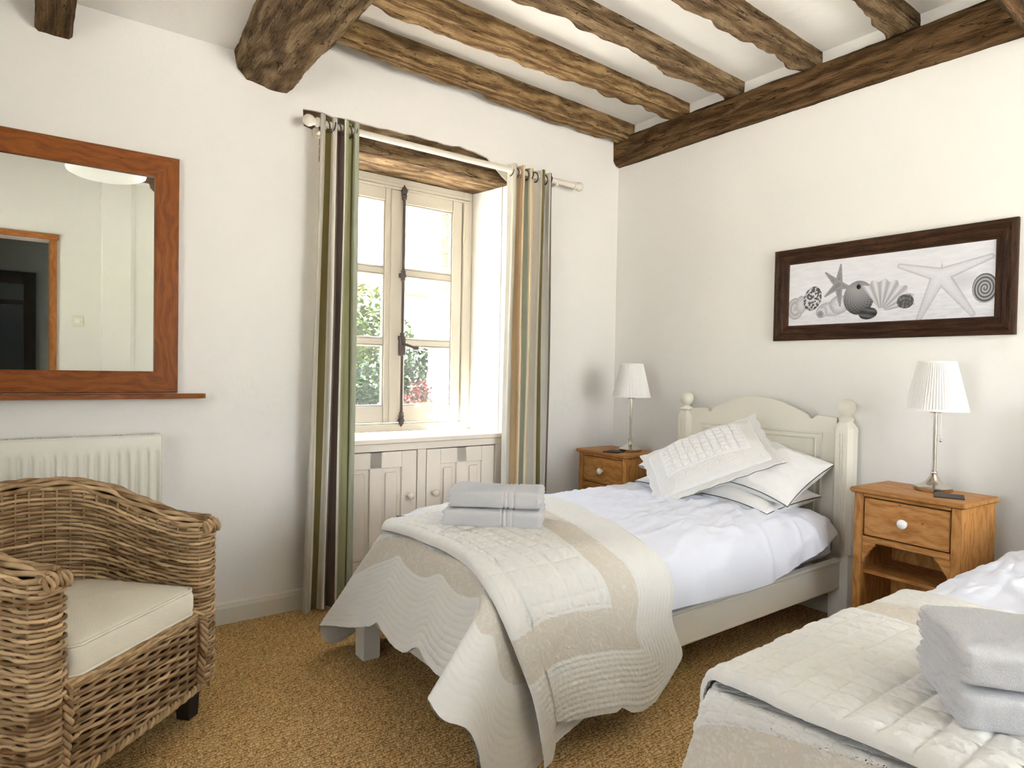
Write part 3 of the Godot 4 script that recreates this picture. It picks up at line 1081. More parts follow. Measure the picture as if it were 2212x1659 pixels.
func build_wall_things() -> void:
	# mirror with a small shelf
	var o := thing("wall_mirror", "large wall mirror in a broad brown wooden frame with a narrow shelf", "mirror", "", Vector3(-3.10, 1.005, 0.0))
	frame_rails(o, 1.08, 0.952, [[0.0, 0.0], [0.0, 0.026], [0.004, 0.030], [0.080, 0.030], [0.086, 0.027], [0.086, 0.008]], M.pine_dark, Transform3D(Basis.IDENTITY, Vector3(-0.54, 0, 0.002)))
	var mb := Mb.new()
	mb.box(Vector3(-0.46, 0.08, 0.006), Vector3(0.46, 0.872, 0.014), 0.0)
	put("mirror_glass", mb, M.mirror, o)
	mb = Mb.new()
	var sh := [[-0.62, 0.002], [0.635, 0.002], [0.642, 0.02], [0.642, 0.05], [0.632, 0.072], [0.61, 0.084], [-0.62, 0.084]]
	mb.prism(v2(sh), -0.004, -0.022, Transform3D(Basis(Vector3.RIGHT, Vector3.BACK, Vector3.UP), Vector3(0, 0, 0)), 50.0)
	put("shelf", mb, M.pine_dark, o)

	# radiator
	o = thing("radiator", "cream panel radiator with vertical flutes under the mirror", "radiator", "", Vector3(-2.63, 0.24, 0.0))
	var w := 1.10
	var nu := int(w / 0.0333 * 8) + 1
	var ys := [0.0, 0.006, 0.035, 0.055, 0.075, 0.3, 0.525, 0.537, 0.549, 0.565, 0.594, 0.60]
	var P := PackedVector3Array()
	var UV := PackedVector2Array()
	for a in nu:
		var x := -w * a / (nu - 1)
		var f := fposmod(-x / 0.0333, 1.0)
		var tri := clampf(1.5 - absf(f - 0.5) * 5.5, 0.0, 1.0)
		for b in ys.size():
			var yy: float = ys[b]
			var inn := clampf((yy - 0.045) / 0.03, 0, 1) * clampf((0.549 - yy - 0.022 * absf(f - 0.5) * 0.0) / 0.024, 0, 1)
			var z := 0.110 - 0.013 * tri * inn
			if b == 0 or b == ys.size() - 1:
				z = 0.106
			P.append(Vector3(x, yy, z))
			UV.append(Vector2(x, yy))
	mb = Mb.new()
	mb.sheet(nu, ys.size(), P, UV, PackedColorArray())
	mb.box(Vector3(-w, 0.0, 0.06), Vector3(0, 0.598, 0.096), 0.002)
	put("panel", mb, M.radiator, o)
	mb = Mb.new()
	mb.box(Vector3(0.0, 0.03, 0.04), Vector3(0.004, 0.602, 0.112), 0.0015)
	put("side_cover", mb, M.radiator, o)
	for k in 46:
		mb = Mb.new()
		var x0 := -0.004 - k * 0.0238
		mb.box(Vector3(x0 - 0.014, 0.598, 0.052), Vector3(x0, 0.603, 0.108), 0.001)
		put("grille_slat", mb, M.radiator, o)
	mb = Mb.new()
	mb.box(Vector3(-w, 0.598, 0.040), Vector3(0, 0.6045, 0.052), 0.001)
	mb.box(Vector3(-w, 0.598, 0.106), Vector3(0, 0.6045, 0.112), 0.001)
	put("grille_edge", mb, M.radiator, o)
	for xx in [-0.2, -0.9]:
		mb = Mb.new()
		mb.box(Vector3(xx - 0.02, 0.05, 0.0), Vector3(xx + 0.02, 0.55, 0.062), 0.002)
		put("bracket", mb, M.radiator, o)

	# picture on the right wall
	o = thing("framed_picture", "long black and white shell print in a dark ridged wooden frame", "picture", "", Vector3(0, 1.294, 1.634))
	var xf := Transform3D(Basis(Vector3(0, 0, 1), Vector3(0, 1, 0), Vector3(-1, 0, 0)), Vector3(-0.002, 0, -0.5055))
	frame_rails(o, 1.011, 0.450, [[0.0, 0.0], [0.0, 0.020], [0.006, 0.026], [0.018, 0.026], [0.022, 0.021], [0.030, 0.020], [0.036, 0.024], [0.044, 0.022], [0.049, 0.016], [0.070, 0.012], [0.074, 0.006]], M.walnut, xf)
	mb = Mb.new()
	var a0 := xf * Vector3(0.07, 0.07, 0.006)
	var a1 := xf * Vector3(0.941, 0.07, 0.006)
	var a2 := xf * Vector3(0.941, 0.38, 0.006)
	var a3 := xf * Vector3(0.07, 0.38, 0.006)
	var nn := Vector3(-1, 0, 0)
	mb.quad(mb.add(a0, nn, Vector2(0, 1)), mb.add(a1, nn, Vector2(1, 1)), mb.add(a2, nn, Vector2(1, 0)), mb.add(a3, nn, Vector2(0, 0)))
	mb.box(Vector3(-0.005, 0.066, -0.44), Vector3(-0.002, 0.384, 0.44), 0.0)
	var pm := mat(Color.WHITE, 0.3, {"albedo_texture": shell_print(), "clearcoat_enabled": true, "clearcoat": 0.6, "clearcoat_roughness": 0.05, "texture_repeat": false})
	put("print", mb, pm, o)

	# light switch and ceiling light, seen in the mirror
	o = thing("light_switch", "square cream light switch beside the doorway, seen in the mirror", "switch", "", Vector3(-2.706, 1.47, 3.6))
	mb = Mb.new()
	mb.box(Vector3(-0.041, -0.041, -0.010), Vector3(0.041, 0.041, 0.0), 0.004)
	put("plate", mb, M.switch, o)
	mb = Mb.new()
	mb.box(Vector3(-0.024, -0.02, -0.014), Vector3(0.016, 0.02, -0.009), 0.003)
	put("rocker", mb, M.opal, o)
	o = thing("ceiling_light", "round white hanging ceiling light, seen at the top of the mirror", "lamp", "", Vector3(-2.63, 2.745, 2.12))
	mb = Mb.new()
	mb.lathe([Vector2(0.0, -0.405), Vector2(0.10, -0.403), Vector2(0.19, -0.392), Vector2(0.225, -0.375), Vector2(0.23, -0.36), Vector2(0.20, -0.345), Vector2(0.05, -0.33), Vector2(0.0, -0.33)], 40)
	put("shade", mb, M.opal, o)
	mb = Mb.new()
	mb.lathe([Vector2(0.006, -0.335), Vector2(0.006, -0.02), Vector2(0.05, -0.018), Vector2(0.05, 0.01)], 20)
	put("stem", mb, M.gloss_white, o)


# four mitred rails; profile of [inset, height]; the rectangle starts at the origin of xf
func frame_rails(o: Node3D, w: float, h: float, prof: Array, m: Material, xf: Transform3D) -> void:
	var cs := [Vector2(0, 0), Vector2(w, 0), Vector2(w, h), Vector2(0, h)]
	var ins := [Vector2(1, 1), Vector2(-1, 1), Vector2(-1, -1), Vector2(1, -1)]
	for s in 4:
		var s2 := (s + 1) % 4
		var mb := Mb.new()
		for k in prof.size() - 1:
			var q := []
			for e in [[s, k], [s2, k], [s2, k + 1], [s, k + 1]]:
				var p: Vector2 = cs[e[0]] + ins[e[0]] * prof[e[1]][0]
				q.append(xf * Vector3(p.x, p.y, prof[e[1]][1]))
			var dir: Vector2 = (cs[s2] - cs[s]).normalized()
			var inward := Vector2(-dir.y, dir.x)
			var dp := Vector2(prof[k + 1][0] - prof[k][0], prof[k + 1][1] - prof[k][1])
			var out := xf.basis * Vector3(-inward.x * dp.y, -inward.y * dp.y, dp.x)
			var at := mb.v.size()
			mb.flat_quad(q[0], q[1], q[2], q[3], out)
			for j in 4:
				var e2 = [[s, k], [s2, k], [s2, k + 1], [s, k + 1]][j]
				var p2: Vector2 = cs[e2[0]] + ins[e2[0]] * prof[e2[1]][0]
				mb.t[at + j] = Vector2(p2.dot(dir) + s * 0.31, prof[e2[1]][0] + prof[e2[1]][1] + s * 0.07)
		put("frame_rail", mb, m, o)


func blob(px: float, py: float, cx: float, cy: float, rx: float, ry: float, an := 0.0) -> float:
	var dx := px - cx
	var dy := py - cy
	var x := dx * cos(an) + dy * sin(an)
	var y := -dx * sin(an) + dy * cos(an)
	return sqrt(x * x / (rx * rx) + y * y / (ry * ry))


func arm(px: float, py: float, ax: float, ay: float, bx: float, by: float, r0: float, r1: float) -> float:
	var d := Vector2(bx - ax, by - ay)
	var f := clampf(Vector2(px - ax, py - ay).dot(d) / d.length_squared(), 0, 1)
	return (Vector2(px, py) - Vector2(ax + d.x * f, ay + d.y * f)).length() - lerpf(r0, r1, f)


# a plain still life of shells and starfish on sand, in greys; x runs 0..2.8, y 0..1 downwards
func shell_print() -> ImageTexture:
	var nz := FastNoiseLite.new()
	nz.frequency = 1.0
	nz.fractal_octaves = 3
	nz.seed = 8
	return picture(896, 320, func(u: float, v: float) -> Color:
		var x := u * 2.8
		var y := v
		var g := 0.93 - 0.05 * clampf((y - 0.6) * 2.0, 0, 1) + 0.03 * nz.get_noise_2d(x * 3.0, y * 14.0)
		if y > 0.62:
			g -= 0.06 * clampf(nz.get_noise_2d(x * 5.0, y * 22.0) + 0.2, 0, 1)
		# pale whelk at the left end
		var d := blob(x, y, 0.12, 0.72, 0.13, 0.17)
		if d < 1.0:
			g = 0.80 - 0.12 * sin(d * 14.0) * 0.6 - 0.12 * d
		d = blob(x, y, 0.22, 0.66, 0.09, 0.14)
		if d < 1.0:
			g = 0.84 - 0.16 * d * d
		# patterned cone shell
		d = blob(x, y, 0.40, 0.58, 0.14, 0.19, 0.3)
		if d < 1.0:
			g = 0.30 if nz.get_noise_2d(x * 16.0, y * 16.0) > -0.02 else 0.86
			g = lerpf(g, 0.2, clampf(d * d - 0.5, 0, 1) * 0.5)
		# cluster of white shells
		for q in [[0.70, 0.76, 0.22, 0.11], [0.55, 0.80, 0.09, 0.09], [0.82, 0.70, 0.15, 0.14]]:
			d = blob(x, y, q[0], q[1], q[2], q[3])
			if d < 1.0:
				g = 0.88 - 0.20 * d * d - 0.06 * nz.get_noise_2d(x * 20.0, y * 20.0)
		d = blob(x, y, 0.53, 0.83, 0.055, 0.06)
		if d < 1.0:
			g = 0.48 + 0.2 * d
		# starfish lying over them
		for q in [[0.80, 0.40, 0.60, 0.20], [0.80, 0.40, 0.83, 0.10], [0.80, 0.40, 1.02, 0.48], [0.80, 0.40, 0.83, 0.72], [0.80, 0.40, 0.60, 0.56]]:
			d = arm(x, y, q[0], q[1], q[2], q[3], 0.065, 0.014)
			if d < 0.0:
				g = 0.62 + 0.12 * nz.get_noise_2d(x * 45.0, y * 45.0) + 2.0 * d
		# sea urchin with its dotted rows and a hole
		d = blob(x, y, 1.10, 0.62, 0.22, 0.25)
		if d < 1.0:
			var a := atan2(y - 0.52, x - 1.10)
			var dots := sin(a * 26.0) * sin(sqrt((x - 1.10) * (x - 1.10) + (y - 0.45) * (y - 0.45)) * 120.0)
			g = 0.68 - 0.34 * clampf((y - 0.48) * 2.6, 0, 1) - 0.12 * d * d + 0.10 * dots * clampf((y - 0.5) * 5.0, 0, 1)
			if blob(x, y, 1.10, 0.46, 0.03, 0.035) < 1.0:
				g = 0.08
		d = blob(x, y, 1.24, 0.86, 0.13, 0.085, -0.1)
		if d < 1.0:
			g = 0.34 + 0.14 * sin((y - x * 0.2) * 70.0) - 0.14 * d
		# fan shell
		var fx := x - 1.42
		var fy := 0.84 - y
		var fr := sqrt(fx * fx + fy * fy)
		var fa := atan2(fy, fx)
		if fr < 0.50 * (0.9 + 0.05 * sin(fa * 18.0)) and fa > 0.15 and fa < 2.2 and fr > 0.05:
			g = 0.80 + 0.10 * sin(fa * 22.0) - 0.10 * clampf(1.0 - fr * 3.0, 0, 1)
		d = blob(x, y, 1.74, 0.72, 0.11, 0.10)
		if d < 1.0:
			g = 0.28 + 0.35 * clampf(nz.get_noise_2d(x * 22.0, y * 18.0) + 0.2, 0, 1)
		# pale far shells
		d = blob(x, y, 2.42, 0.50, 0.26, 0.14)
		if d < 1.0:
			g = lerpf(0.84, g, d * d)
		# large white starfish standing on two arms
		var s := 9.0
		for q in [[2.17, 0.40, 1.66, 0.22], [2.17, 0.40, 2.74, 0.22], [2.14, 0.44, 1.92, 0.97], [2.20, 0.44, 2.55, 0.94], [2.17, 0.40, 2.20, 0.12]]:
			s = minf(s, arm(x, y, q[0], q[1], q[2], q[3], 0.075, 0.016) + (0.06 if q[3] < 0.15 else 0.0))
		if s < 0.0:
			g = 0.88 + 1.4 * maxf(s, -0.06) * -1.0 * 0.5 + 0.06 * nz.get_noise_2d(x * 50.0, y * 50.0) - 0.10 * clampf((y - 0.35) * 1.2, 0, 1)
		elif s < 0.022:
			g *= 0.86
		# spiral top shell at the right end
		d = blob(x, y, 2.68, 0.62, 0.14, 0.19)
		if d < 1.0:
			g = 0.58 + 0.22 * sin(d * 26.0 + atan2(y - 0.62, x - 2.68)) - 0.10 * d
		g = clampf(g, 0.05, 0.97)
		return Color(g * 0.97, g * 0.97, g))


# ---------------------------------------------------------------- furniture

func make_nightstand(label: String, at: Vector3, turn: float, h: float) -> Node3D:
	var o := thing("bedside_table", label, "bedside table", "pine bedside tables", at, turn)
	var w := 0.385
	var d := 0.28
	var x := w * 0.5
	var mb := Mb.new()
	var tp := []
	mb.box(Vector3(-x - 0.014, h - 0.021, -d * 0.5), Vector3(x + 0.014, h, d * 0.5 + 0.016), 0.007, Transform3D.IDENTITY, Vector2(0.1, 0.35))
	put("top", mb, M.pine, o)
	for sg in [-1, 1]:
		mb = Mb.new()
		mb.box(Vector3(minf(sg * x, sg * (x - 0.018)), 0.0, -d * 0.5), Vector3(maxf(sg * x, sg * (x - 0.018)), h - 0.021, d * 0.5 - 0.016), 0.002, Transform3D.IDENTITY, Vector2(0.3, 0.1 * sg))
		put("side_panel", mb, M.pine, o)
		mb = Mb.new()
		mb.box(Vector3(minf(sg * x, sg * (x - 0.034)), 0.0, d * 0.5 - 0.018), Vector3(maxf(sg * x, sg * (x - 0.034)), h - 0.021, d * 0.5), 0.003, Transform3D.IDENTITY, Vector2(0.5, 0.2 * sg))
		put("front_post", mb, M.pine, o)
		# shaped bracket under the drawer rail
		mb = Mb.new()
		var br := []
		for q in [[0.0, 0.0], [0.052, 0.0], [0.050, -0.012], [0.040, -0.016], [0.036, -0.026], [0.026, -0.034], [0.020, -0.050], [0.010, -0.062], [0.009, -0.078], [0.0, -0.086]]:
			br.append([sg * (x - 0.034 - q[0]), h - 0.213 + q[1]])
		mb.prism(v2(br), d * 0.5 - 0.018, d * 0.5 - 0.004)
		put("bracket", mb, M.pine, o)
	mb = Mb.new()
	mb.box(Vector3(-x + 0.017, 0.05, -d * 0.5), Vector3(x - 0.017, h - 0.021, -d * 0.5 + 0.01), 0.0)
	put("back_panel", mb, M.pine, o)
	for e in [["rail", h - 0.213, h - 0.190, 0.002], ["rail", h - 0.034, h - 0.021, 0.002]]:
		mb = Mb.new()
		mb.box(Vector3(-x + 0.034, e[1], d * 0.5 - 0.018), Vector3(x - 0.034, e[2], d * 0.5 - 0.001), 0.002)
		put(e[0], mb, M.pine, o)
	mb = Mb.new()
	mb.box(Vector3(-x + 0.018, h - 0.20, -d * 0.5 + 0.01), Vector3(x - 0.018, h - 0.193, d * 0.5 - 0.02), 0.0)
	put("drawer_bottom", mb, M.pine, o)
	for yy in [0.335, 0.07]:
		mb = Mb.new()
		mb.box(Vector3(-x + 0.018, yy, -d * 0.5 + 0.01), Vector3(x - 0.018, yy + 0.016, d * 0.5 - 0.03), 0.003)
		put("shelf", mb, M.pine, o)
	var dr := Node3D.new()
	dr.name = "drawer"
	o.add_child(dr)
	mb = Mb.new()
	mb.box(Vector3(-x + 0.038, h - 0.186, d * 0.5 - 0.02), Vector3(x - 0.038, h - 0.038, d * 0.5 - 0.004), 0.003, Transform3D.IDENTITY, Vector2(0.05, 0.12))
	put("drawer_front", mb, M.pine, dr)
	mb = Mb.new()
	mb.lathe([Vector2(0.010, 0), Vector2(0.008, 0.008), Vector2(0.010, 0.013), Vector2(0.0175, 0.019), Vector2(0.0185, 0.026), Vector2(0.013, 0.033), Vector2(0, 0.035)], 24, Transform3D(Basis(Vector3.RIGHT, PI / 2), Vector3(0, h - 0.112, d * 0.5 - 0.005)))
	var kn := put("knob", mb, M.ceramic, dr)
	kn.set_meta("label", "white ceramic knob")
	return o


func make_lamp(label: String, at: Vector3, chain: float) -> void:
	var o := thing("table_lamp", label, "lamp", "table lamps on the bedside tables", at)
	var mb := Mb.new()
	mb.lathe([Vector2(0.0, 0.0), Vector2(0.062, 0.0), Vector2(0.065, 0.003), Vector2(0.065, 0.016), Vector2(0.061, 0.019), Vector2(0.050, 0.023), Vector2(0.035, 0.032), Vector2(0.022, 0.045), Vector2(0.014, 0.058), Vector2(0.0105, 0.066), Vector2(0.012, 0.068), Vector2(0.012, 0.074), Vector2(0.008, 0.078)], 40)
	put("foot", mb, M.nickel, o)
	mb = Mb.new()
	mb.lathe([Vector2(0.0068, 0.075), Vector2(0.0068, 0.345)], 16)
	put("stem", mb, M.nickel, o)
	mb = Mb.new()
	mb.lathe([Vector2(0.0, 0.305), Vector2(0.019, 0.305), Vector2(0.021, 0.308), Vector2(0.021, 0.314), Vector2(0.016, 0.318), Vector2(0.016, 0.36), Vector2(0.0, 0.36)], 20)
	put("socket", mb, M.nickel, o)
	mb = Mb.new()
	mb.lathe([Vector2(0.0, 0.36), Vector2(0.012, 0.362), Vector2(0.022, 0.385), Vector2(0.028, 0.41), Vector2(0.022, 0.432), Vector2(0, 0.442)], 18)
	put("bulb", mb, M.opal, o)
	# pleated shade
	var pl := 66
	var nu := pl * 4
	var P := PackedVector3Array()
	var UV := PackedVector2Array()
	var rows := [0.313, 0.322, 0.3225, 0.38, 0.44, 0.498, 0.4985, 0.506]
	for a in nu:
		var an := TAU * a / nu
		for b in rows.size():
			var f: float = (rows[b] - 0.313) / 0.193
			var r := lerpf(0.110, 0.064, f)
			if b > 1 and b < 6:
				r += 0.0016 * (1.0 if a % 4 < 2 else -1.0) - 0.0012
			P.append(Vector3(cos(an) * r, rows[b], sin(an) * r))
			UV.append(Vector2(an, f))
	mb = Mb.new()
	mb.sheet(nu, rows.size(), P, UV, PackedColorArray(), true)
	put("shade", mb, M.shade, o)
	# spider that carries the shade
	mb = Mb.new()
	for k in 3:
		var an := TAU * k / 3.0
		mb.tube(PackedVector3Array([Vector3(0, 0.36, 0), Vector3(cos(an) * 0.10, 0.345, sin(an) * 0.10)]), 0.0015, 5)
	put("shade_carrier", mb, M.nickel, o)
	# pull chain
	var cx := Vector3(cos(chain), 0, sin(chain)) * 0.0195
	mb = Mb.new()
	mb.tube(PackedVector3Array([cx + Vector3(0, 0.31, 0), cx + Vector3(0, 0.205, 0)]), 0.0012, 6)
	mb.lathe([Vector2(0, -0.011), Vector2(0.004, -0.009), Vector2(0.0055, -0.004), Vector2(0.004, 0.002), Vector2(0, 0.004)], 12, Transform3D(Basis.IDENTITY, cx + Vector3(0, 0.203, 0)))
	put("pull_chain", mb, M.nickel, o)


func make_bed(label: String, dz: float) -> void:
	var o := thing("single_bed", label, "bed", "single beds", Vector3(0, 0, dz))
	var zc := 1.083
	# head posts with ball finials
	for sg in [-1, 1]:
		var zp: float = zc + sg * 0.447
		var mb := Mb.new()
		var ch := 0.018
		var oct := v2([[-0.105, zp - 0.045 + ch], [-0.105 + ch, zp - 0.045], [-0.030 - ch, zp - 0.045], [-0.030, zp - 0.045 + ch], [-0.030, zp + 0.045 - ch], [-0.030 - ch, zp + 0.045], [-0.105 + ch, zp + 0.045], [-0.105, zp + 0.045 - ch]])
		var up := Transform3D(Basis(Vector3(1, 0, 0), Vector3(0, 0, 1), Vector3(0, 1, 0)), Vector3.ZERO)
		mb.prism(oct, 0.30, 0.885, up, 10.0)
		mb.box(Vector3(-0.105, 0.0, zp - 0.045), Vector3(-0.030, 0.32, zp + 0.045), 0.005)
		# sloping shoulders
		var at := mb.v.size()
		var cen := Vector2(-0.0675, zp)
		var k8 := oct.size()
		for k in k8:
			var a: Vector2 = oct[k]
			var b: Vector2 = oct[(k + 1) % k8]
			var a2 := cen + (a - cen) * 0.55
			var b2 := cen + (b - cen) * 0.55
			var out := Vector3((a + b).x * 0.5 - cen.x, 0.03, (a + b).y * 0.5 - cen.y)
			mb.flat_quad(Vector3(a.x, 0.885, a.y), Vector3(b.x, 0.885, b.y), Vector3(b2.x, 0.918, b2.y), Vector3(a2.x, 0.918, a2.y), out)
		var post := put("head_post", mb, M.satin, o)
		for gz in [-0.011, 0.0, 0.011]:
			var fl := Mb.new()
			fl.box(Vector3(-0.1075, 0.36, zp + gz - 0.0038), Vector3(-0.1045, 0.862, zp + gz + 0.0038), 0.0028)
			put("reed", fl, M.satin, post)
		var fn := Mb.new()
		fn.lathe([Vector2(0.022, 0.912), Vector2(0.030, 0.918), Vector2(0.033, 0.926), Vector2(0.029, 0.934), Vector2(0.019, 0.938), Vector2(0.017, 0.944), Vector2(0.024, 0.950), Vector2(0.0345, 0.962), Vector2(0.039, 0.978), Vector2(0.038, 0.992), Vector2(0.031, 1.006), Vector2(0.018, 1.015), Vector2(0, 1.018)], 28, Transform3D(Basis.IDENTITY, Vector3(-0.0675, 0, zp)))
		put("finial", fn, M.satin, post)
	# headboard with an arched top
	var mb2 := Mb.new()
	var pl := [[-0.410, 0.33], [0.410, 0.33], [0.410, 0.930], [0.318, 0.936], [0.306, 0.931], [0.298, 0.921], [0.280, 0.917]]
	for k in 25:
		var s := lerpf(0.262, -0.262, k / 24.0)
		pl.append([s, 0.921 + 0.089 * pow(maxf(cos(s / 0.285 * PI * 0.5), 0.0), 0.85)])
	pl.append_array([[-0.280, 0.917], [-0.298, 0.921], [-0.306, 0.931], [-0.318, 0.936], [-0.410, 0.930]])
	var hx := Transform3D(Basis(Vector3(0, 0, 1), Vector3(0, 1, 0), Vector3(-1, 0, 0)), Vector3(-0.055, 0, zc))
	mb2.prism(v2(pl), 0.0, 0.022, hx, 35.0)
	var hb := put("headboard", mb2, M.satin, o)
	for e in [[-0.345, 0.848, 0.345, 0.858], [-0.345, 0.44, -0.335, 0.858], [0.335, 0.44, 0.345, 0.858], [-0.315, 0.824, 0.315, 0.832], [-0.315, 0.44, -0.307, 0.832], [0.307, 0.44, 0.315, 0.832]]:
		var bd := Mb.new()
		bd.box(Vector3(e[0], e[1], 0.020), Vector3(e[2], e[3], 0.028), 0.003, hx)
		put("moulding", bd, M.satin, hb)
	var fp := Mb.new()
	fp.box(Vector3(-0.270, 0.44, 0.018), Vector3(0.270, 0.790, 0.030), 0.010, hx)
	put("raised_panel", fp, M.satin, hb)
	# side rails with a bead along the top
	for sg in [-1, 1]:
		var zr: float = zc + sg * 0.441
		var mb := Mb.new()
		mb.box(Vector3(-2.0, 0.158, zr - 0.013), Vector3(-0.10, 0.272, zr + 0.013), 0.003)
		mb.box(Vector3(-2.0, 0.276, zr - 0.019), Vector3(-0.10, 0.294, zr + 0.019), 0.008)
		mb.box(Vector3(-2.0, 0.27, zr - 0.012), Vector3(-0.10, 0.28, zr + 0.012), 0.002)
		mb.box(Vector3(-2.0, 0.164, zr - 0.015), Vector3(-0.10, 0.172, zr + 0.015), 0.003)
		put("side_rail", mb, M.satin, o)
		mb = Mb.new()
		var zf: float = zc + sg * 0.425
		mb.box(Vector3(-2.03, 0.0, zf - 0.038), Vector3(-1.958, 0.295, zf + 0.038), 0.005)
		put("foot_leg", mb, M.satin, o)
	var fr := Mb.new()
	fr.box(Vector3(-2.018, 0.158, zc - 0.39), Vector3(-1.992, 0.292, zc + 0.39), 0.004)
	put("foot_rail", fr, M.satin, o)
	for k in 14:
		var sl := Mb.new()
		var x := -1.92 + k * 0.136
		sl.box(Vector3(x - 0.035, 0.268, zc - 0.41), Vector3(x + 0.035, 0.286, zc + 0.41), 0.003)
		put("slat", sl, M.satin, o)


# ---------------------------------------------------------------- wicker armchair

func chair_top(z: float) -> float:
	var f := clampf((0.25 - z) / 0.5, 0.0, 1.0)
	return 0.625 + 0.112 * (f * f * (3.0 - 2.0 * f))


func strand_color(k: int, s: float) -> Color:
	var h := hash1(k * 17 + 5, 31)
	var q := noise.get_noise_2d(s * 3.0 + k * 7.3, k * 1.7) * 0.5 + noise.get_noise_2d(s * 11.0, k * 3.1) * 0.35
	var f := clampf(0.45 + 0.5 * (h - 0.5) + q, 0, 1)
	return lin(118, 90, 58).lerp(lin(214, 184, 140), f)


# one strand following pts (closed or not), going over and under the stakes; nn: outward normals; step: how many points to a stake
func weave(mb: Mb, pts: PackedVector3Array, nn: PackedVector3Array, k: int, r: float, amp: float, per: int, closed: bool, sides := 5) -> void:
	var q := PackedVector3Array()
	for a in pts.size():
		var ph := PI * a / per + PI * (k % 2)
		q.append(pts[a] + nn[a] * amp * sin(ph) + Vector3(0, 0.0012 * sin(ph * 0.5 + k * 2.1) + 0.0010 * noise.get_noise_2d(a * 0.05, k * 5.0), 0))
	var at := mb.v.size()
	mb.tube(q, r, sides, closed)
	for a in mb.v.size() - at:
		mb.c[at + a] = strand_color(k, float(a) / sides * 0.01)
	mb.colored = true


func rope(mb: Mb, pts: PackedVector3Array, count: int, r_helix: float, r: float, turns: float, k0: int, flat := Vector3.ONE) -> void:
	for s in count:
		var q := PackedVector3Array()
		var up := Vector3(0.12, 1, 0.07).normalized()
		for a in pts.size():
			var d := (pts[mini(a + 1, pts.size() - 1)] - pts[maxi(a - 1, 0)]).normalized()
			if absf(d.dot(up)) > 0.97:
				up = Vector3(1, 0.1, 0.3).normalized()
			var side := d.cross(up).normalized()
			var u2 := side.cross(d).normalized()
			var an := TAU * (turns * a / pts.size() + float(s) / count)
			q.append(pts[a] + (side * cos(an) * r_helix * flat.x + u2 * sin(an) * r_helix * flat.y))
		var at := mb.v.size()
		mb.tube(q, r, 6, false)
		for a in mb.v.size() - at:
			mb.c[at + a] = strand_color(k0 + s, a * 0.002)
	mb.colored = true


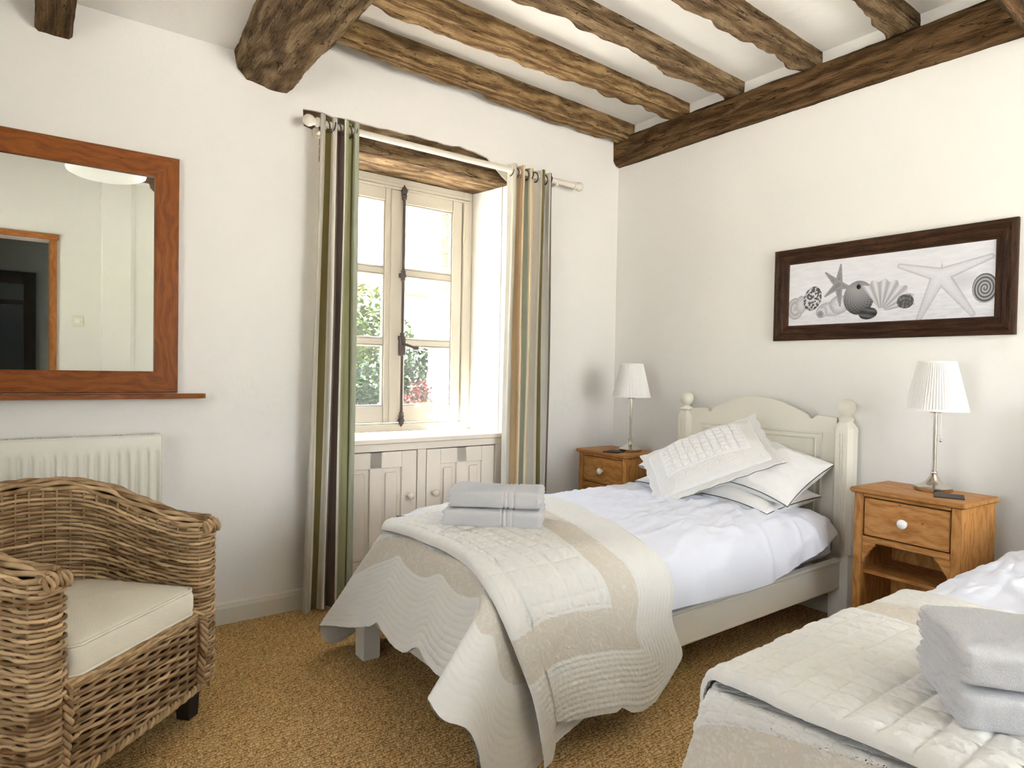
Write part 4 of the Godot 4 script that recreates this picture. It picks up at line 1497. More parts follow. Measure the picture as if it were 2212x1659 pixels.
func build_armchair() -> void:
	var o := thing("armchair", "brown woven wicker tub armchair under the mirror", "armchair", "", Vector3(-2.993, 0, 0.755), deg_to_rad(42.5))
	# plan of the woven wall: outside, round the arm, inside, round the other arm
	var hw := 0.3225
	var th := 0.082
	var zf := 0.255
	var fine := PackedVector3Array()
	for k in 21:
		fine.append(Vector3(-hw, 0, lerpf(zf, -0.03, k / 20.0)))
	for k in range(1, 61):
		var an := PI * k / 60.0
		fine.append(Vector3(-hw * cos(an), 0, -0.03 - 0.285 * sin(an)))
	for k in range(1, 21):
		fine.append(Vector3(hw, 0, lerpf(-0.03, zf, k / 20.0)))
	for k in range(1, 13):
		var an := PI * k / 12.0
		fine.append(Vector3(hw - th * 0.5 + th * 0.5 * cos(an), 0, zf + th * 0.42 * sin(an)))
	for k in range(1, 21):
		fine.append(Vector3(hw - th, 0, lerpf(zf, -0.03, k / 20.0)))
	for k in range(1, 61):
		var an := PI * k / 60.0
		fine.append(Vector3((hw - th) * cos(an), 0, -0.03 - (0.285 - th) * sin(an)))
	for k in range(1, 21):
		fine.append(Vector3(-hw + th, 0, lerpf(-0.03, zf, k / 20.0)))
	for k in range(1, 13):
		var an := PI * k / 12.0
		fine.append(Vector3(-hw + th * 0.5 + th * 0.5 * cos(an), 0, zf + th * 0.42 * sin(an)))
	var per := 4
	var stakes := 84
	var n := stakes * per
	var loop := even(fine, n + 1)
	loop.remove_at(n)
	var nrm := PackedVector3Array()
	for a in n:
		var d := (loop[(a + 1) % n] - loop[(a - 1 + n) % n]).normalized()
		nrm.append(Vector3(d.z, 0, -d.x) * -1.0)
	# make sure the normals point away from the wall's own middle
	if nrm[0].x > 0.0:
		for a in n:
			nrm[a] = -nrm[a]
	var rows := 45
	var y0 := 0.115
	var mb := Mb.new()
	for k in rows:
		var q := PackedVector3Array()
		for a in n:
			var top := chair_top(loop[a].z) - 0.002
			var f := (k + 0.5) / rows
			var tuck := clampf((f - 0.94) / 0.06, 0.0, 1.0)
			q.append(loop[a] + Vector3(0, lerpf(y0, top, f), 0) - nrm[a] * 0.010 * tuck * tuck)
		weave(mb, q, nrm, k, 0.0056, 0.0042, per, true)
	var shell := put("woven_wall", mb, M.wicker, o)
	shell.set_meta("kind", "stuff")
	# stakes that the strands go round
	mb = Mb.new()
	mb.colored = true
	mb.tint = lin(160, 132, 94)
	for s in stakes:
		for hlf in [0]:
			var a := s * per
			var p := loop[a]
			mb.tube(PackedVector3Array([p + Vector3(0, 0.10, 0), p + Vector3(0, chair_top(p.z) - 0.01, 0)]), 0.0042, 5)
	var sk := put("stakes", mb, M.wicker, o)
	sk.set_meta("kind", "stuff")
	# solid sheet added behind the strands to stop light coming through
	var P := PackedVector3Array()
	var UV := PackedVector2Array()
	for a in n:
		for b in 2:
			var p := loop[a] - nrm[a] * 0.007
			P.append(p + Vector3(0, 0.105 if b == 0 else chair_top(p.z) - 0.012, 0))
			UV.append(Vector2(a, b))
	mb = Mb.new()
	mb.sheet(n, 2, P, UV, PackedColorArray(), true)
	put("weave_backing", mb, M.wicker_core, o)
	# rounded rim: strands lying along the top of the wall
	var mid := PackedVector3Array()
	for k in 21:
		mid.append(Vector3(-hw + th * 0.5, 0, lerpf(zf + 0.03, -0.03, k / 20.0)))
	for k in range(1, 61):
		var an := PI * k / 60.0
		mid.append(Vector3(-(hw - th * 0.5) * cos(an), 0, -0.03 - (0.285 - th * 0.5) * sin(an)))
	for k in range(1, 21):
		mid.append(Vector3(hw - th * 0.5, 0, lerpf(-0.03, zf + 0.03, k / 20.0)))
	mid = even(mid, 200)
	for a in mid.size():
		mid[a].y = chair_top(mid[a].z)
	mb = Mb.new()
	for j in 7:
		var q := PackedVector3Array()
		var f := (j - 3) / 3.0
		for a in mid.size():
			var d := (mid[mini(a + 1, 199)] - mid[maxi(a - 1, 0)])
			d.y = 0
			d = d.normalized()
			var side := Vector3(d.z, 0, -d.x)
			var ph := a * 0.32 + j * 2.1
			q.append(mid[a] + side * (f * 0.036 + 0.005 * sin(ph)) + Vector3(0, 0.012 - 0.020 * f * f + 0.004 * cos(ph), 0))
		var at := mb.v.size()
		mb.tube(q, 0.0072, 6, false)
		for a in mb.v.size() - at:
			mb.c[at + a] = strand_color(200 + j, a * 0.002)
	# strands wrapped over the arm ends
	for sg in [-1, 1]:
		for j in 6:
			var q := PackedVector3Array()
			var xx: float = sg * (hw - th * 0.5) + (j - 2.5) * 0.0125
			for k in 9:
				var an := PI * 0.62 * k / 8.0
				q.append(Vector3(xx + 0.003 * sin(j * 2.0 + k), 0.606 - 0.003 * absf(j - 2.5) + 0.028 * cos(an), zf + 0.012 + 0.030 * sin(an) - (0.02 if k == 8 else 0.0)))
			var at := mb.v.size()
			mb.tube(q, 0.0062, 6, false)
			for a in mb.v.size() - at:
				mb.c[at + a] = strand_color(230 + j, a * 0.003)
	mb.colored = true
	put("rim", mb, M.wicker, o).set_meta("kind", "stuff")
	# front panel between the arms
	var fw := hw - th + 0.004
	mb = Mb.new()
	var pn := 11 * per + 1
	for k in 19:
		var q := PackedVector3Array()
		var nn := PackedVector3Array()
		for a in pn:
			q.append(Vector3(lerpf(-fw, fw, float(a) / (pn - 1)), 0.122 + k * 0.0116, zf + 0.010 + 0.012 * sin(PI * a / (pn - 1))))
			nn.append(Vector3(0, 0, 1))
		weave(mb, q, nn, k + 3, 0.0058, 0.0062, per, false)
	# the seat's front edge: strands rolled over
	for j in 7:
		var q := PackedVector3Array()
		for a in 60:
			var f := a / 59.0
			var an := PI * 0.5 * (j - 1) / 5.0
			q.append(Vector3(lerpf(-fw, fw, f), 0.336 + 0.018 * sin(an) + 0.003 * sin(a * 0.5 + j * 2.2), zf + 0.022 + 0.012 * sin(PI * f) - 0.026 * (1.0 - cos(an))))
		var at := mb.v.size()
		mb.tube(q, 0.0066, 6, false)
		for a in mb.v.size() - at:
			mb.c[at + a] = strand_color(260 + j, a * 0.003)
	mb.tint = lin(160, 132, 94)
	mb.colored = true
	for k in 12:
		var x := lerpf(-fw, fw, k / 11.0)
		mb.tube(PackedVector3Array([Vector3(x, 0.11, zf + 0.012), Vector3(x, 0.335, zf + 0.014)]), 0.005, 5)
	put("front_panel", mb, M.wicker, o).set_meta("kind", "stuff")
	mb = Mb.new()
	mb.box(Vector3(-fw, 0.108, -0.26), Vector3(fw, 0.326, zf - 0.004), 0.0)
	put("seat_base", mb, M.wicker_core, o)
	# braids: down the joints between arms and panel, and along the foot
	mb = Mb.new()
	for sg in [-1, 1]:
		var q := PackedVector3Array()
		for k in 40:
			var f := k / 39.0
			q.append(Vector3(sg * (fw + 0.006 - 0.02 * clampf((0.12 - f) / 0.12, 0, 1)), lerpf(0.352, 0.115, f) , zf + 0.030 + 0.006 * sin(f * 5.0) - 0.03 * pow(clampf((0.12 - f) / 0.12, 0, 1), 2.0)))
		rope(mb, q, 3, 0.0078, 0.0062, 4.0, 280 + sg * 3)
	var fq := PackedVector3Array()
	for k in 60:
		var f := k / 59.0
		fq.append(Vector3(lerpf(-hw, hw, f), 0.112, zf + 0.020 + 0.014 * sin(PI * f)))
	rope(mb, fq, 3, 0.007, 0.006, 14.0, 300)
	put("braid", mb, M.wicker, o).set_meta("kind", "stuff")
	for e in [[-0.262, 0.225], [0.262, 0.225], [-0.22, -0.22], [0.22, -0.22]]:
		mb = Mb.new()
		var at := mb.v.size()
		mb.box(Vector3(e[0] - 0.028, 0.0, e[1] - 0.028), Vector3(e[0] + 0.028, 0.125, e[1] + 0.028), 0.004)
		for k in mb.v.size() - at:
			var f := 1.0 - mb.v[at + k].y / 0.125
			mb.v[at + k].x = lerpf(mb.v[at + k].x, e[0], f * 0.18)
			mb.v[at + k].z = lerpf(mb.v[at + k].z, e[1], f * 0.18)
		put("leg", mb, M.black_wood, o)
	# cushion
	var cu := thing("seat_cushion", "plump off-white box cushion with piped edges on the wicker armchair", "cushion", "", o.position + Vector3(0, 0.340, 0), o.rotation.y)
	var prof := []
	var outl := PackedVector3Array()
	var cw := hw - th - 0.018
	outl.append(Vector3(-cw, 0, 0.268))
	for k in 12:
		outl.append(Vector3(lerpf(-cw + 0.02, cw - 0.02, k / 11.0), 0, 0.282))
	outl.append(Vector3(cw, 0, 0.268))
	for k in range(1, 10):
		outl.append(Vector3(cw, 0, lerpf(0.25, -0.05, k / 9.0)))
	for k in range(1, 20):
		var an := PI * k / 20.0
		outl.append(Vector3(cw * cos(an), 0, -0.05 - 0.17 * sin(an)))
	for k in 10:
		outl.append(Vector3(-cw, 0, lerpf(-0.05, 0.25, k / 9.0)))
	outl.append(outl[0])
	var ring := even(outl, 121)
	ring.remove_at(120)
	var lv := [[0.0, 0.0], [0.45, 0.0], [0.85, 0.002], [0.97, 0.008], [1.0, 0.018], [1.012, 0.034], [1.016, 0.052], [1.010, 0.070], [0.998, 0.084], [0.98, 0.092], [0.93, 0.097], [0.80, 0.104], [0.6, 0.111], [0.35, 0.116], [0.0, 0.118]]
	P = PackedVector3Array()
	UV = PackedVector2Array()
	for a in 120:
		for b in lv.size():
			var s: float = lv[b][0]
			var p := ring[a] * Vector3(s, 1, s)
			p.z = 0.03 + (ring[a].z - 0.03) * s
			p.y = lv[b][1] + 0.0035 * noise.get_noise_3d(p.x * 9.0, lv[b][1] * 20.0, p.z * 9.0) * (1.0 if b > 1 else 0.0)
			p += Vector3(1, 0, 1) * 0.004 * noise.get_noise_3d(p.x * 14.0, p.z * 14.0, lv[b][1] * 30.0) * s
			P.append(p)
			UV.append(Vector2(p.x, p.z))
	mb = Mb.new()
	mb.sheet(120, lv.size(), P, UV, PackedColorArray(), true)
	put("cover", mb, M.cushion, cu)
	for e in [[1.0, 0.016], [0.992, 0.088]]:
		var q := PackedVector3Array()
		for a in 120:
			q.append(Vector3(ring[a].x * e[0], e[1], 0.03 + (ring[a].z - 0.03) * e[0]))
		mb = Mb.new()
		mb.tube(q, 0.0042, 6, true)
		put("piping", mb, M.cushion, cu)


# ---------------------------------------------------------------- bedding

# a cushion between two faces: a quad of size w x h in x and y, bulging by b to each side; f adds detail; the border bd is flat
func pillow_mesh(w: float, h: float, b: float, nu: int, nv: int, sd: int, wrinkle: float, bd := 0.0, scallop := 0.0, quilted := false, sag := 0.0) -> Mb:
	var mb := Mb.new()
	for side in [1.0, -1.0]:
		var P := PackedVector3Array()
		var UV := PackedVector2Array()
		var C := PackedColorArray()
		for a in nu:
			var u := 2.0 * a / (nu - 1) - 1.0
			for c in nv:
				var v := 2.0 * c / (nv - 1) - 1.0
				var x := u * w * 0.5
				var y := v * h * 0.5
				# the body puffs up inside the flat border
				var iu := clampf((1.0 - absf(u)) * w * 0.5 - bd, 0.0, 1.0) / (w * 0.5 - bd)
				var iv := clampf((1.0 - absf(v)) * h * 0.5 - bd, 0.0, 1.0) / (h * 0.5 - bd)
				var puff := pow(clampf(1.0 - pow(1.0 - iu, 2.4), 0, 1), 0.5) * pow(clampf(1.0 - pow(1.0 - iv, 2.4), 0, 1), 0.5)
				# filled pillows draw in along their sides
				var pull := 0.045 * (1.0 - u * u) if bd == 0.0 else 0.03 * (1.0 - u * u)
				var pull2 := 0.05 * (1.0 - v * v) if bd == 0.0 else 0.03 * (1.0 - v * v)
				y *= 1.0 - pull * absf(v)
				x *= 1.0 - pull2 * absf(u)
				if scallop > 0.0:
					var eu := clampf((absf(u) - 0.8) / 0.2, 0, 1)
					var ev := clampf((absf(v) - 0.7) / 0.3, 0, 1)
					x += signf(u) * eu * scallop * (absf(sin(PI * v * 2.5)) - 0.6)
					y += signf(v) * ev * scallop * (absf(sin(PI * u * 3.5)) - 0.6)
				var z := b * puff
				var col := CREAM
				if quilted:
					var dx := (1.0 - absf(u)) * w * 0.5
					var dy := (1.0 - absf(v)) * h * 0.5
					var d := minf(dx, dy)
					if d < bd * 1.05:
						z += 0.0022 * pow(absf(sin(PI * d / 0.0115)), 0.6)
						col = Color(0.80, 0.79, 0.76)
					elif d < bd + 0.055:
						z += 0.0026 * absf(noise.get_noise_2d(x * 70.0, y * 70.0)) * 2.0
						col = Color(0.78, 0.76, 0.71)
					elif d < bd + 0.067:
						z += 0.0025 * absf(sin((d - bd) * 500.0))
						col = Color(0.83, 0.82, 0.79)
					else:
						var gx := groove(x, 0.037, 0.005)
						var gy := groove(y, 0.032, 0.005)
						z += (0.0050 + 0.003 * absf(sin(PI * x / 0.037) * sin(PI * y / 0.032)) + 0.0025 * noise.get_noise_2d(x * 60.0, y * 60.0)) * gx * gy
						col = Color(0.82, 0.81, 0.78)
				z += wrinkle * puff * (noise.get_noise_3d(x * 5.0 + sd, y * 5.0, side) + 0.5 * noise.get_noise_3d(x * 13.0, y * 10.0 + sd, side))
				z += 0.004
				var dr := sag * pow(maxf(v - 0.25, 0.0), 2.0) * (1.0 - 0.5 * u)
				P.append(Vector3(x, y, z * side + dr))
				UV.append(Vector2(x, y))
				C.append(col)
		mb.sheet(nu, nv, P, UV, C)
	# close the rim
	var at2 := nu * nv
	var loop := []
	for a in nu:
		loop.append(a * nv)
	for c in range(1, nv):
		loop.append((nu - 1) * nv + c)
	for a in range(nu - 2, -1, -1):
		loop.append(a * nv + nv - 1)
	for c in range(nv - 2, 0, -1):
		loop.append(c)
	for k in loop.size():
		var a: int = loop[k]
		var b2: int = loop[(k + 1) % loop.size()]
		mb.i.append_array([a, b2, at2 + b2, a, at2 + b2, at2 + a])
	return mb


# the curve of a covered bed across its width: points (z, y) from the far hem over the top to the near hem
func across(points: Array) -> Array:
	var P := []
	for p in points:
		P.append(Vector3(p[0], p[1], 0))
	var fine := PackedVector3Array()
	for k in P.size() - 1:
		var a: Vector3 = P[maxi(k - 1, 0)]
		var d: Vector3 = P[mini(k + 2, P.size() - 1)]
		for j in 24:
			fine.append(P[k].cubic_interpolate(P[k + 1], a, d, j / 24.0))
	fine.append(P[-1])
	var L := PackedFloat32Array([0.0])
	for k in range(1, fine.size()):
		L.append(L[k - 1] + (fine[k] - fine[k - 1]).length())
	return [fine, L]


func along(cv: Array, s: float) -> Vector3:
	var fine: PackedVector3Array = cv[0]
	var L: PackedFloat32Array = cv[1]
	var k := clampi(L.bsearch(s) - 1, 0, fine.size() - 2)
	return fine[k].lerp(fine[k + 1], clampf((s - L[k]) / maxf(L[k + 1] - L[k], 1e-9), 0, 1))


func make_duvet() -> Mb:
	var cv := across([[0.545, 0.33], [0.552, 0.42], [0.575, 0.485], [0.63, 0.515], [0.80, 0.532], [1.08, 0.540], [1.36, 0.532], [1.47, 0.512], [1.535, 0.468], [1.563, 0.40], [1.570, 0.34], [1.570, 0.30]])
	var total: float = cv[1][-1]
	var nu := 230
	var nv := 200
	var P := PackedVector3Array()
	var UV := PackedVector2Array()
	for a in nu:
		var u := float(a) / (nu - 1)
		for b in nv:
			var v := float(b) / (nv - 1)
			# head edge: square across the bed, turned back along a slant at the near corner
			var slant := clampf((v - 0.80) / 0.2, 0.0, 1.0)
			var xh := lerpf(-0.34, -0.205, pow(slant, 0.9)) + 0.05 * clampf((0.2 - v) / 0.2, 0, 1)
			var x := lerpf(-1.85, xh, u)
			var hem := smooth_table([[-2.0, 0.335], [-1.3, 0.325], [-1.05, 0.318], [-0.8, 0.305], [-0.55, 0.345], [-0.40, 0.375], [-0.2, 0.425]], x)
			var end := total - (hem - 0.30)
			var s := lerpf(0.0, end, v)
			var q := along(cv, s)
			var nrm := Vector3(0, 1, 0) if v < 0.85 and v > 0.12 else Vector3(0, 0.3, signf(v - 0.5))
			var w := 0.011 * noise.get_noise_2d(x * 2.2, q.x * 2.6) + 0.008 * noise.get_noise_2d(x * 4.2 + q.x * 2.0, q.x * 9.0 + 5.0)
			# soft folds that run along the bed, sharper near the head
			var rid := 1.0 - absf(noise.get_noise_2d(x * 1.6 + 9.0, q.x * 7.5 + x * 1.2))
			w += 0.010 * pow(rid, 5.0)
			var rid2 := 1.0 - absf(noise.get_noise_2d(x * 3.4 - 4.0 + q.x * 3.0, q.x * 4.4))
			w += 0.008 * pow(rid2, 8.0) * clampf((x + 1.3) / 0.5, 0, 1)
			if v > 0.85:
				w += 0.007 * sin(x * 11.0 + 1.3 * sin(x * 5.0)) * clampf((v - 0.85) / 0.1, 0, 1)
			w *= clampf((u) / 0.03, 0.0, 1.0)
			P.append(Vector3(x, q.y, q.x) + nrm * w)
			UV.append(Vector2(x, s))
	var mb := Mb.new()
	mb.sheet(nu, nv, P, UV, PackedColorArray(), false, 0.014)
	return mb


# quilting: returns [height, colour] at dist metres from the scalloped hem, with (p, q) the place on the cloth
func quilting(dist: float, p: float, q: float) -> Array:
	if dist < 0.175:
		var h := 0.0030 * pow(absf(sin(PI * dist / 0.0165)), 0.55)
		if dist < 0.006:
			h = 0.004
		h += 0.0012 * noise.get_noise_2d(p * 60.0, q * 60.0)
		return [h, CREAM]
	if dist < 0.182:
		return [0.0005, CREAM]
	if dist < 0.30:
		var a := noise.get_noise_2d(p * 26.0, q * 26.0)
		var b := noise.get_noise_2d(p * 21.0 + 40.0, q * 21.0)
		var line := maxf(1.0 - absf(a) / 0.05, 1.0 - absf(b) / 0.04)
		# embroidered flowers at intervals
		var fp := fposmod(p, 0.26) - 0.13
		var fq := dist - 0.24
		var fr := sqrt(fp * fp + fq * fq)
		var fa := atan2(fq, fp)
		var pet := absf(fr - 0.045 * absf(cos(fa * 2.5)) - 0.008)
		line = maxf(line, 1.0 - pet / 0.0035)
		var k := clampf(line, 0, 1)
		return [0.0010 + 0.0016 * k + 0.0008 * a, LINEN.lerp(CREAM, 0.62 * k)]
	if dist < 0.312:
		return [0.0028 * absf(sin((dist - 0.30) * PI / 0.006)), CREAM]
	var cell := 0.056
	var gp := groove(p, cell, 0.0065)
	var gq := groove(q, cell, 0.0065)
	var dome := absf(sin(PI * p / cell)) * absf(sin(PI * q / cell))
	var wr := noise.get_noise_2d(p * 48.0 + q * 20.0, q * 34.0)
	return [(0.0038 + 0.0024 * dome + 0.0030 * wr) * gp * gq, CREAM]


# 0 on the stitch lines every c metres, 1 between them
func groove(x: float, c: float, wide: float) -> float:
	var d := fposmod(x, c)
	d = minf(d, c - d)
	return 1.0 - exp(-d * d / (wide * wide * 0.35))


func make_quilt_top(square: bool) -> Mb:
	var cv := across([[0.515, 0.22], [0.530, 0.40], [0.552, 0.50], [0.60, 0.522], [0.75, 0.536], [1.07, 0.546], [1.38, 0.541], [1.48, 0.528], [1.55, 0.487], [1.595, 0.42], [1.62, 0.33], [1.64, 0.2], [1.65, 0.05], [1.65, -0.05]])
	var s0: float = cv[1][24 * 2]
	var left := ([[-0.3, -1.93], [-0.1, -1.955], [0.0, -1.98], [0.08, -2.0], [0.29, -2.012]] if square else [[-0.3, -1.70], [-0.1, -1.78], [0.0, -1.85], [0.1, -1.925], [0.2, -1.985], [0.29, -2.010], [0.36, -2.016]]) + [ [0.55, -2.018], [0.713, -2.013], [0.82, -2.016], [0.97, -2.042], [1.07, -2.036], [1.18, -2.008], [1.287, -1.975], [1.40, -1.955], [1.47, -1.943]]
	var right := [[-0.3, -1.08], [0.0, -1.10], [0.07, -1.115], [0.22, -1.15], [0.444, -1.20], [0.60, -1.262], [0.76, -1.306], [0.88, -1.352], [0.96, -1.365], [1.034, -1.345], [1.105, -1.345], [1.204, -1.372], [1.313, -1.341], [1.37, -1.352], [1.43, -1.39], [1.5, -1.42]]
	var hem := [[0.0, 1.475], [0.07, 1.472], [0.112, 1.44], [0.122, 1.375], [0.20, 1.392], [0.30, 1.400], [0.40, 1.402], [0.50, 1.410], [0.53, 1.40], [0.62, 1.428], [0.72, 1.440], [0.86, 1.437], [0.93, 1.405], [1.0, 1.33]]
	var hemd := [[0.0, 1.43], [0.2, 1.402], [0.5, 1.412], [0.72, 1.441], [0.86, 1.438], [1.0, 1.37]]
	var nu := 460
	var nv := 220
	var P := PackedVector3Array()
	var UV := PackedVector2Array()
	var C := PackedColorArray()
	for a in nu:
		var w := float(a) / (nu - 1)
		for b in nv:
			var f := float(b) / (nv - 1)
			var sm := table(hem, f)
			var s := lerpf(-0.28, sm, w)
			var x := lerpf(smooth_table(left, s), smooth_table(right, s), f)
			var q := along(cv, s + s0)
			var q2 := along(cv, s + s0 + 0.004)
			var t := (q2 - q).normalized()
			var nn := Vector3(0, t.x, -t.y)
			if nn.y < 0.0 and s < 0.8:
				nn = -nn
			var wx := smooth_table(right, s) - smooth_table(left, s)
			var de := f * wx
			var hs := smooth_table(hemd, f)
			var dist := minf((1.0 - f) * wx, maxf(hs - s, 0.0))
			var qq: Array = quilting(dist, x if sm - s < (1.0 - f) * wx else s, s if sm - s < (1.0 - f) * wx else x)
			var lift := 0.018 * sqrt(clampf(1.0 - pow(1.0 - clampf(de / 0.022, 0, 1), 2.0), 0, 1)) + 0.004
			lift = lerpf(lift, lift * 0.55, clampf((s - 1.0) / 0.2, 0, 1))
			if dist < 0.02:
				lift *= 0.55 + 0.45 * dist / 0.02
			var fold := 0.0
			if s > 1.0:
				fold = 0.012 * sin(x * 15.0 + 0.8) * clampf((s - 1.0) / 0.35, 0, 1) + 0.02 * clampf((s - 1.05) / 0.4, 0, 1) * clampf(1.0 - de / 0.07, 0, 1)
			var soft := 0.006 * noise.get_noise_2d(x * 3.0, s * 3.0)
			var droop := 0.0 if square else 0.035 * smoothstep(0.5, 0.0, s) * smoothstep(0.4, 0.0, de)
			P.append(Vector3(x, q.y - droop, q.x) + nn * (lift + qq[0] * clampf(de / 0.02, 0.2, 1.0) + soft + fold))
			UV.append(Vector2(x, s))
			C.append(qq[1])
	var mb := Mb.new()
	mb.sheet(nu, nv, P, UV, C, false, 0.009)
	return mb


# the part of the quilt that hangs over the foot of the bed: pairs of points on the bed's edge and on the hem
func make_quilt_hang(square: bool) -> Mb:
	var T := []
	var H := []
	var corner := [
		[-1.50, 0.525, 0.575, -1.50, 0.12, 0.515], [-1.72, 0.525, 0.575, -1.85, 0.09, 0.500], [-1.80, 0.495, 0.60, -2.00, 0.03, 0.505], [-1.86, 0.490, 0.635, -2.085, 0.022, 0.520],
		[-1.915, 0.490, 0.685, -2.125, 0.075, 0.520], [-1.950, 0.496, 0.735, -2.130, 0.112, 0.545], [-1.975, 0.503, 0.785, -2.118, 0.145, 0.655], [-1.990, 0.513, 0.85, -2.112, 0.185, 0.80], [-1.998, 0.524, 0.95, -2.110, 0.240, 0.950]]
	if square:
		corner = [
			[-1.50, 0.505, 0.562, -1.50, 0.12, 0.515], [-1.80, 0.510, 0.552, -1.85, 0.09, 0.500], [-1.91, 0.510, 0.554, -2.00, 0.03, 0.505], [-1.955, 0.500, 0.564, -2.085, 0.022, 0.520],
			[-1.985, 0.500, 0.580, -2.125, 0.075, 0.520], [-1.995, 0.503, 0.610, -2.130, 0.112, 0.545], [-2.0, 0.510, 0.68, -2.118, 0.145, 0.655], [-2.0, 0.517, 0.80, -2.112, 0.185, 0.80], [-2.0, 0.520, 0.95, -2.110, 0.240, 0.950]]
	for e in corner + [
		[-2.0, 0.533, 1.0, -2.110, 0.268, 1.0], [-2.0, 0.534, 1.05, -2.112, 0.250, 1.045], [-2.002, 0.535, 1.12, -2.112, 0.234, 1.12], [-2.004, 0.535, 1.20, -2.110, 0.240, 1.20], [-2.006, 0.535, 1.27, -2.106, 0.278, 1.27], [-2.008, 0.534, 1.32, -2.108, 0.262, 1.315], [-2.01, 0.532, 1.38, -2.11, 0.246, 1.385],
		[-2.014, 0.529, 1.44, -2.10, 0.25, 1.46], [-2.018, 0.518, 1.485, -2.12, 0.28, 1.54], [-2.024, 0.500, 1.515, -2.225, 0.315, 1.607], [-2.026, 0.490, 1.528, -2.280, 0.322, 1.640], [-2.022, 0.482, 1.538, -2.262, 0.285, 1.668],
		[-2.012, 0.474, 1.546, -2.205, 0.250, 1.678], [-2.0, 0.468, 1.550, -2.175, 0.190, 1.678], [-1.98, 0.463, 1.553, -2.145, 0.10, 1.672], [-1.95, 0.460, 1.555, -2.06, 0.04, 1.655], [-1.90, 0.460, 1.555, -1.96, 0.03, 1.628], [-1.80, 0.460, 1.555, -1.82, 0.08, 1.606], [-1.55, 0.460, 1.555, -1.55, 0.16, 1.596],
	]:
		T.append(Vector3(e[0], e[1] - (0.014 if square and e[2] > 0.97 and e[2] < 1.45 else 0.0), e[2]))
		H.append(Vector3(e[3], e[4], e[5]))
	var nu := 580
	var nv := 145
	# even steps along the hem
	var hf := PackedVector3Array()
	var tf := PackedVector3Array()
	for k in T.size() - 1:
		for j in 16:
			var f := j / 16.0
			hf.append(H[k].cubic_interpolate(H[k + 1], H[maxi(k - 1, 0)], H[mini(k + 2, H.size() - 1)], f))
			tf.append(T[k].cubic_interpolate(T[k + 1], T[maxi(k - 1, 0)], T[mini(k + 2, T.size() - 1)], f))
	hf.append(H[-1])
	tf.append(T[-1])
	var L := PackedFloat32Array([0.0])
	for k in range(1, hf.size()):
		L.append(L[k - 1] + (hf[k] - hf[k - 1]).length() * 0.6 + (tf[k] - tf[k - 1]).length() * 0.4)
	var P := PackedVector3Array()
	var UV := PackedVector2Array()
	var C := PackedColorArray()
	var at := 0
	for a in nu:
		var s := L[-1] * a / (nu - 1)
		while at < hf.size() - 2 and L[at + 1] < s:
			at += 1
		var f := clampf((s - L[at]) / maxf(L[at + 1] - L[at], 1e-9), 0, 1)
		var t := tf[at].lerp(tf[at + 1], f)
		var h := hf[at].lerp(hf[at + 1], f)
		var out := ((t - Vector3(-1.55, 0, 1.07)) * Vector3(1, 0, 1)).normalized()
		var ln := (h - t).length()
		var inn := t - out * 0.10 + Vector3(0, 0.004, 0)
		for b in nv:
			var v := float(b) / (nv - 1)
			var p: Vector3
			var dist: float
			if v < 0.14:
				p = inn.lerp(t, v / 0.14)
				dist = ln + (1.0 - v / 0.14) * 0.10
			else:
				var g := (v - 0.14) / 0.86
				var c1 := t + out * 0.022 + Vector3(0, -0.004, 0)
				var c2 := t.lerp(h, 0.55) + out * 0.012
				p = t.bezier_interpolate(c1, c2, h, g)
				dist = (1.0 - g) * ln
			var q: Array = quilting(dist, s, dist)
			if v < 0.14:
				q[0] *= v / 0.14
			p += (out * clampf(v * 4.0, 0, 1) + Vector3(0, 1.0 - clampf(v * 4.0, 0, 1), 0)) * q[0]
			p += out * 0.006 * noise.get_noise_2d(s * 6.0, v * 3.0) * v
			P.append(p)
			UV.append(Vector2(s, dist))
			C.append(q[1])
	var mb := Mb.new()
	mb.sheet(nu, nv, P, UV, C, false, 0.008)
	return mb


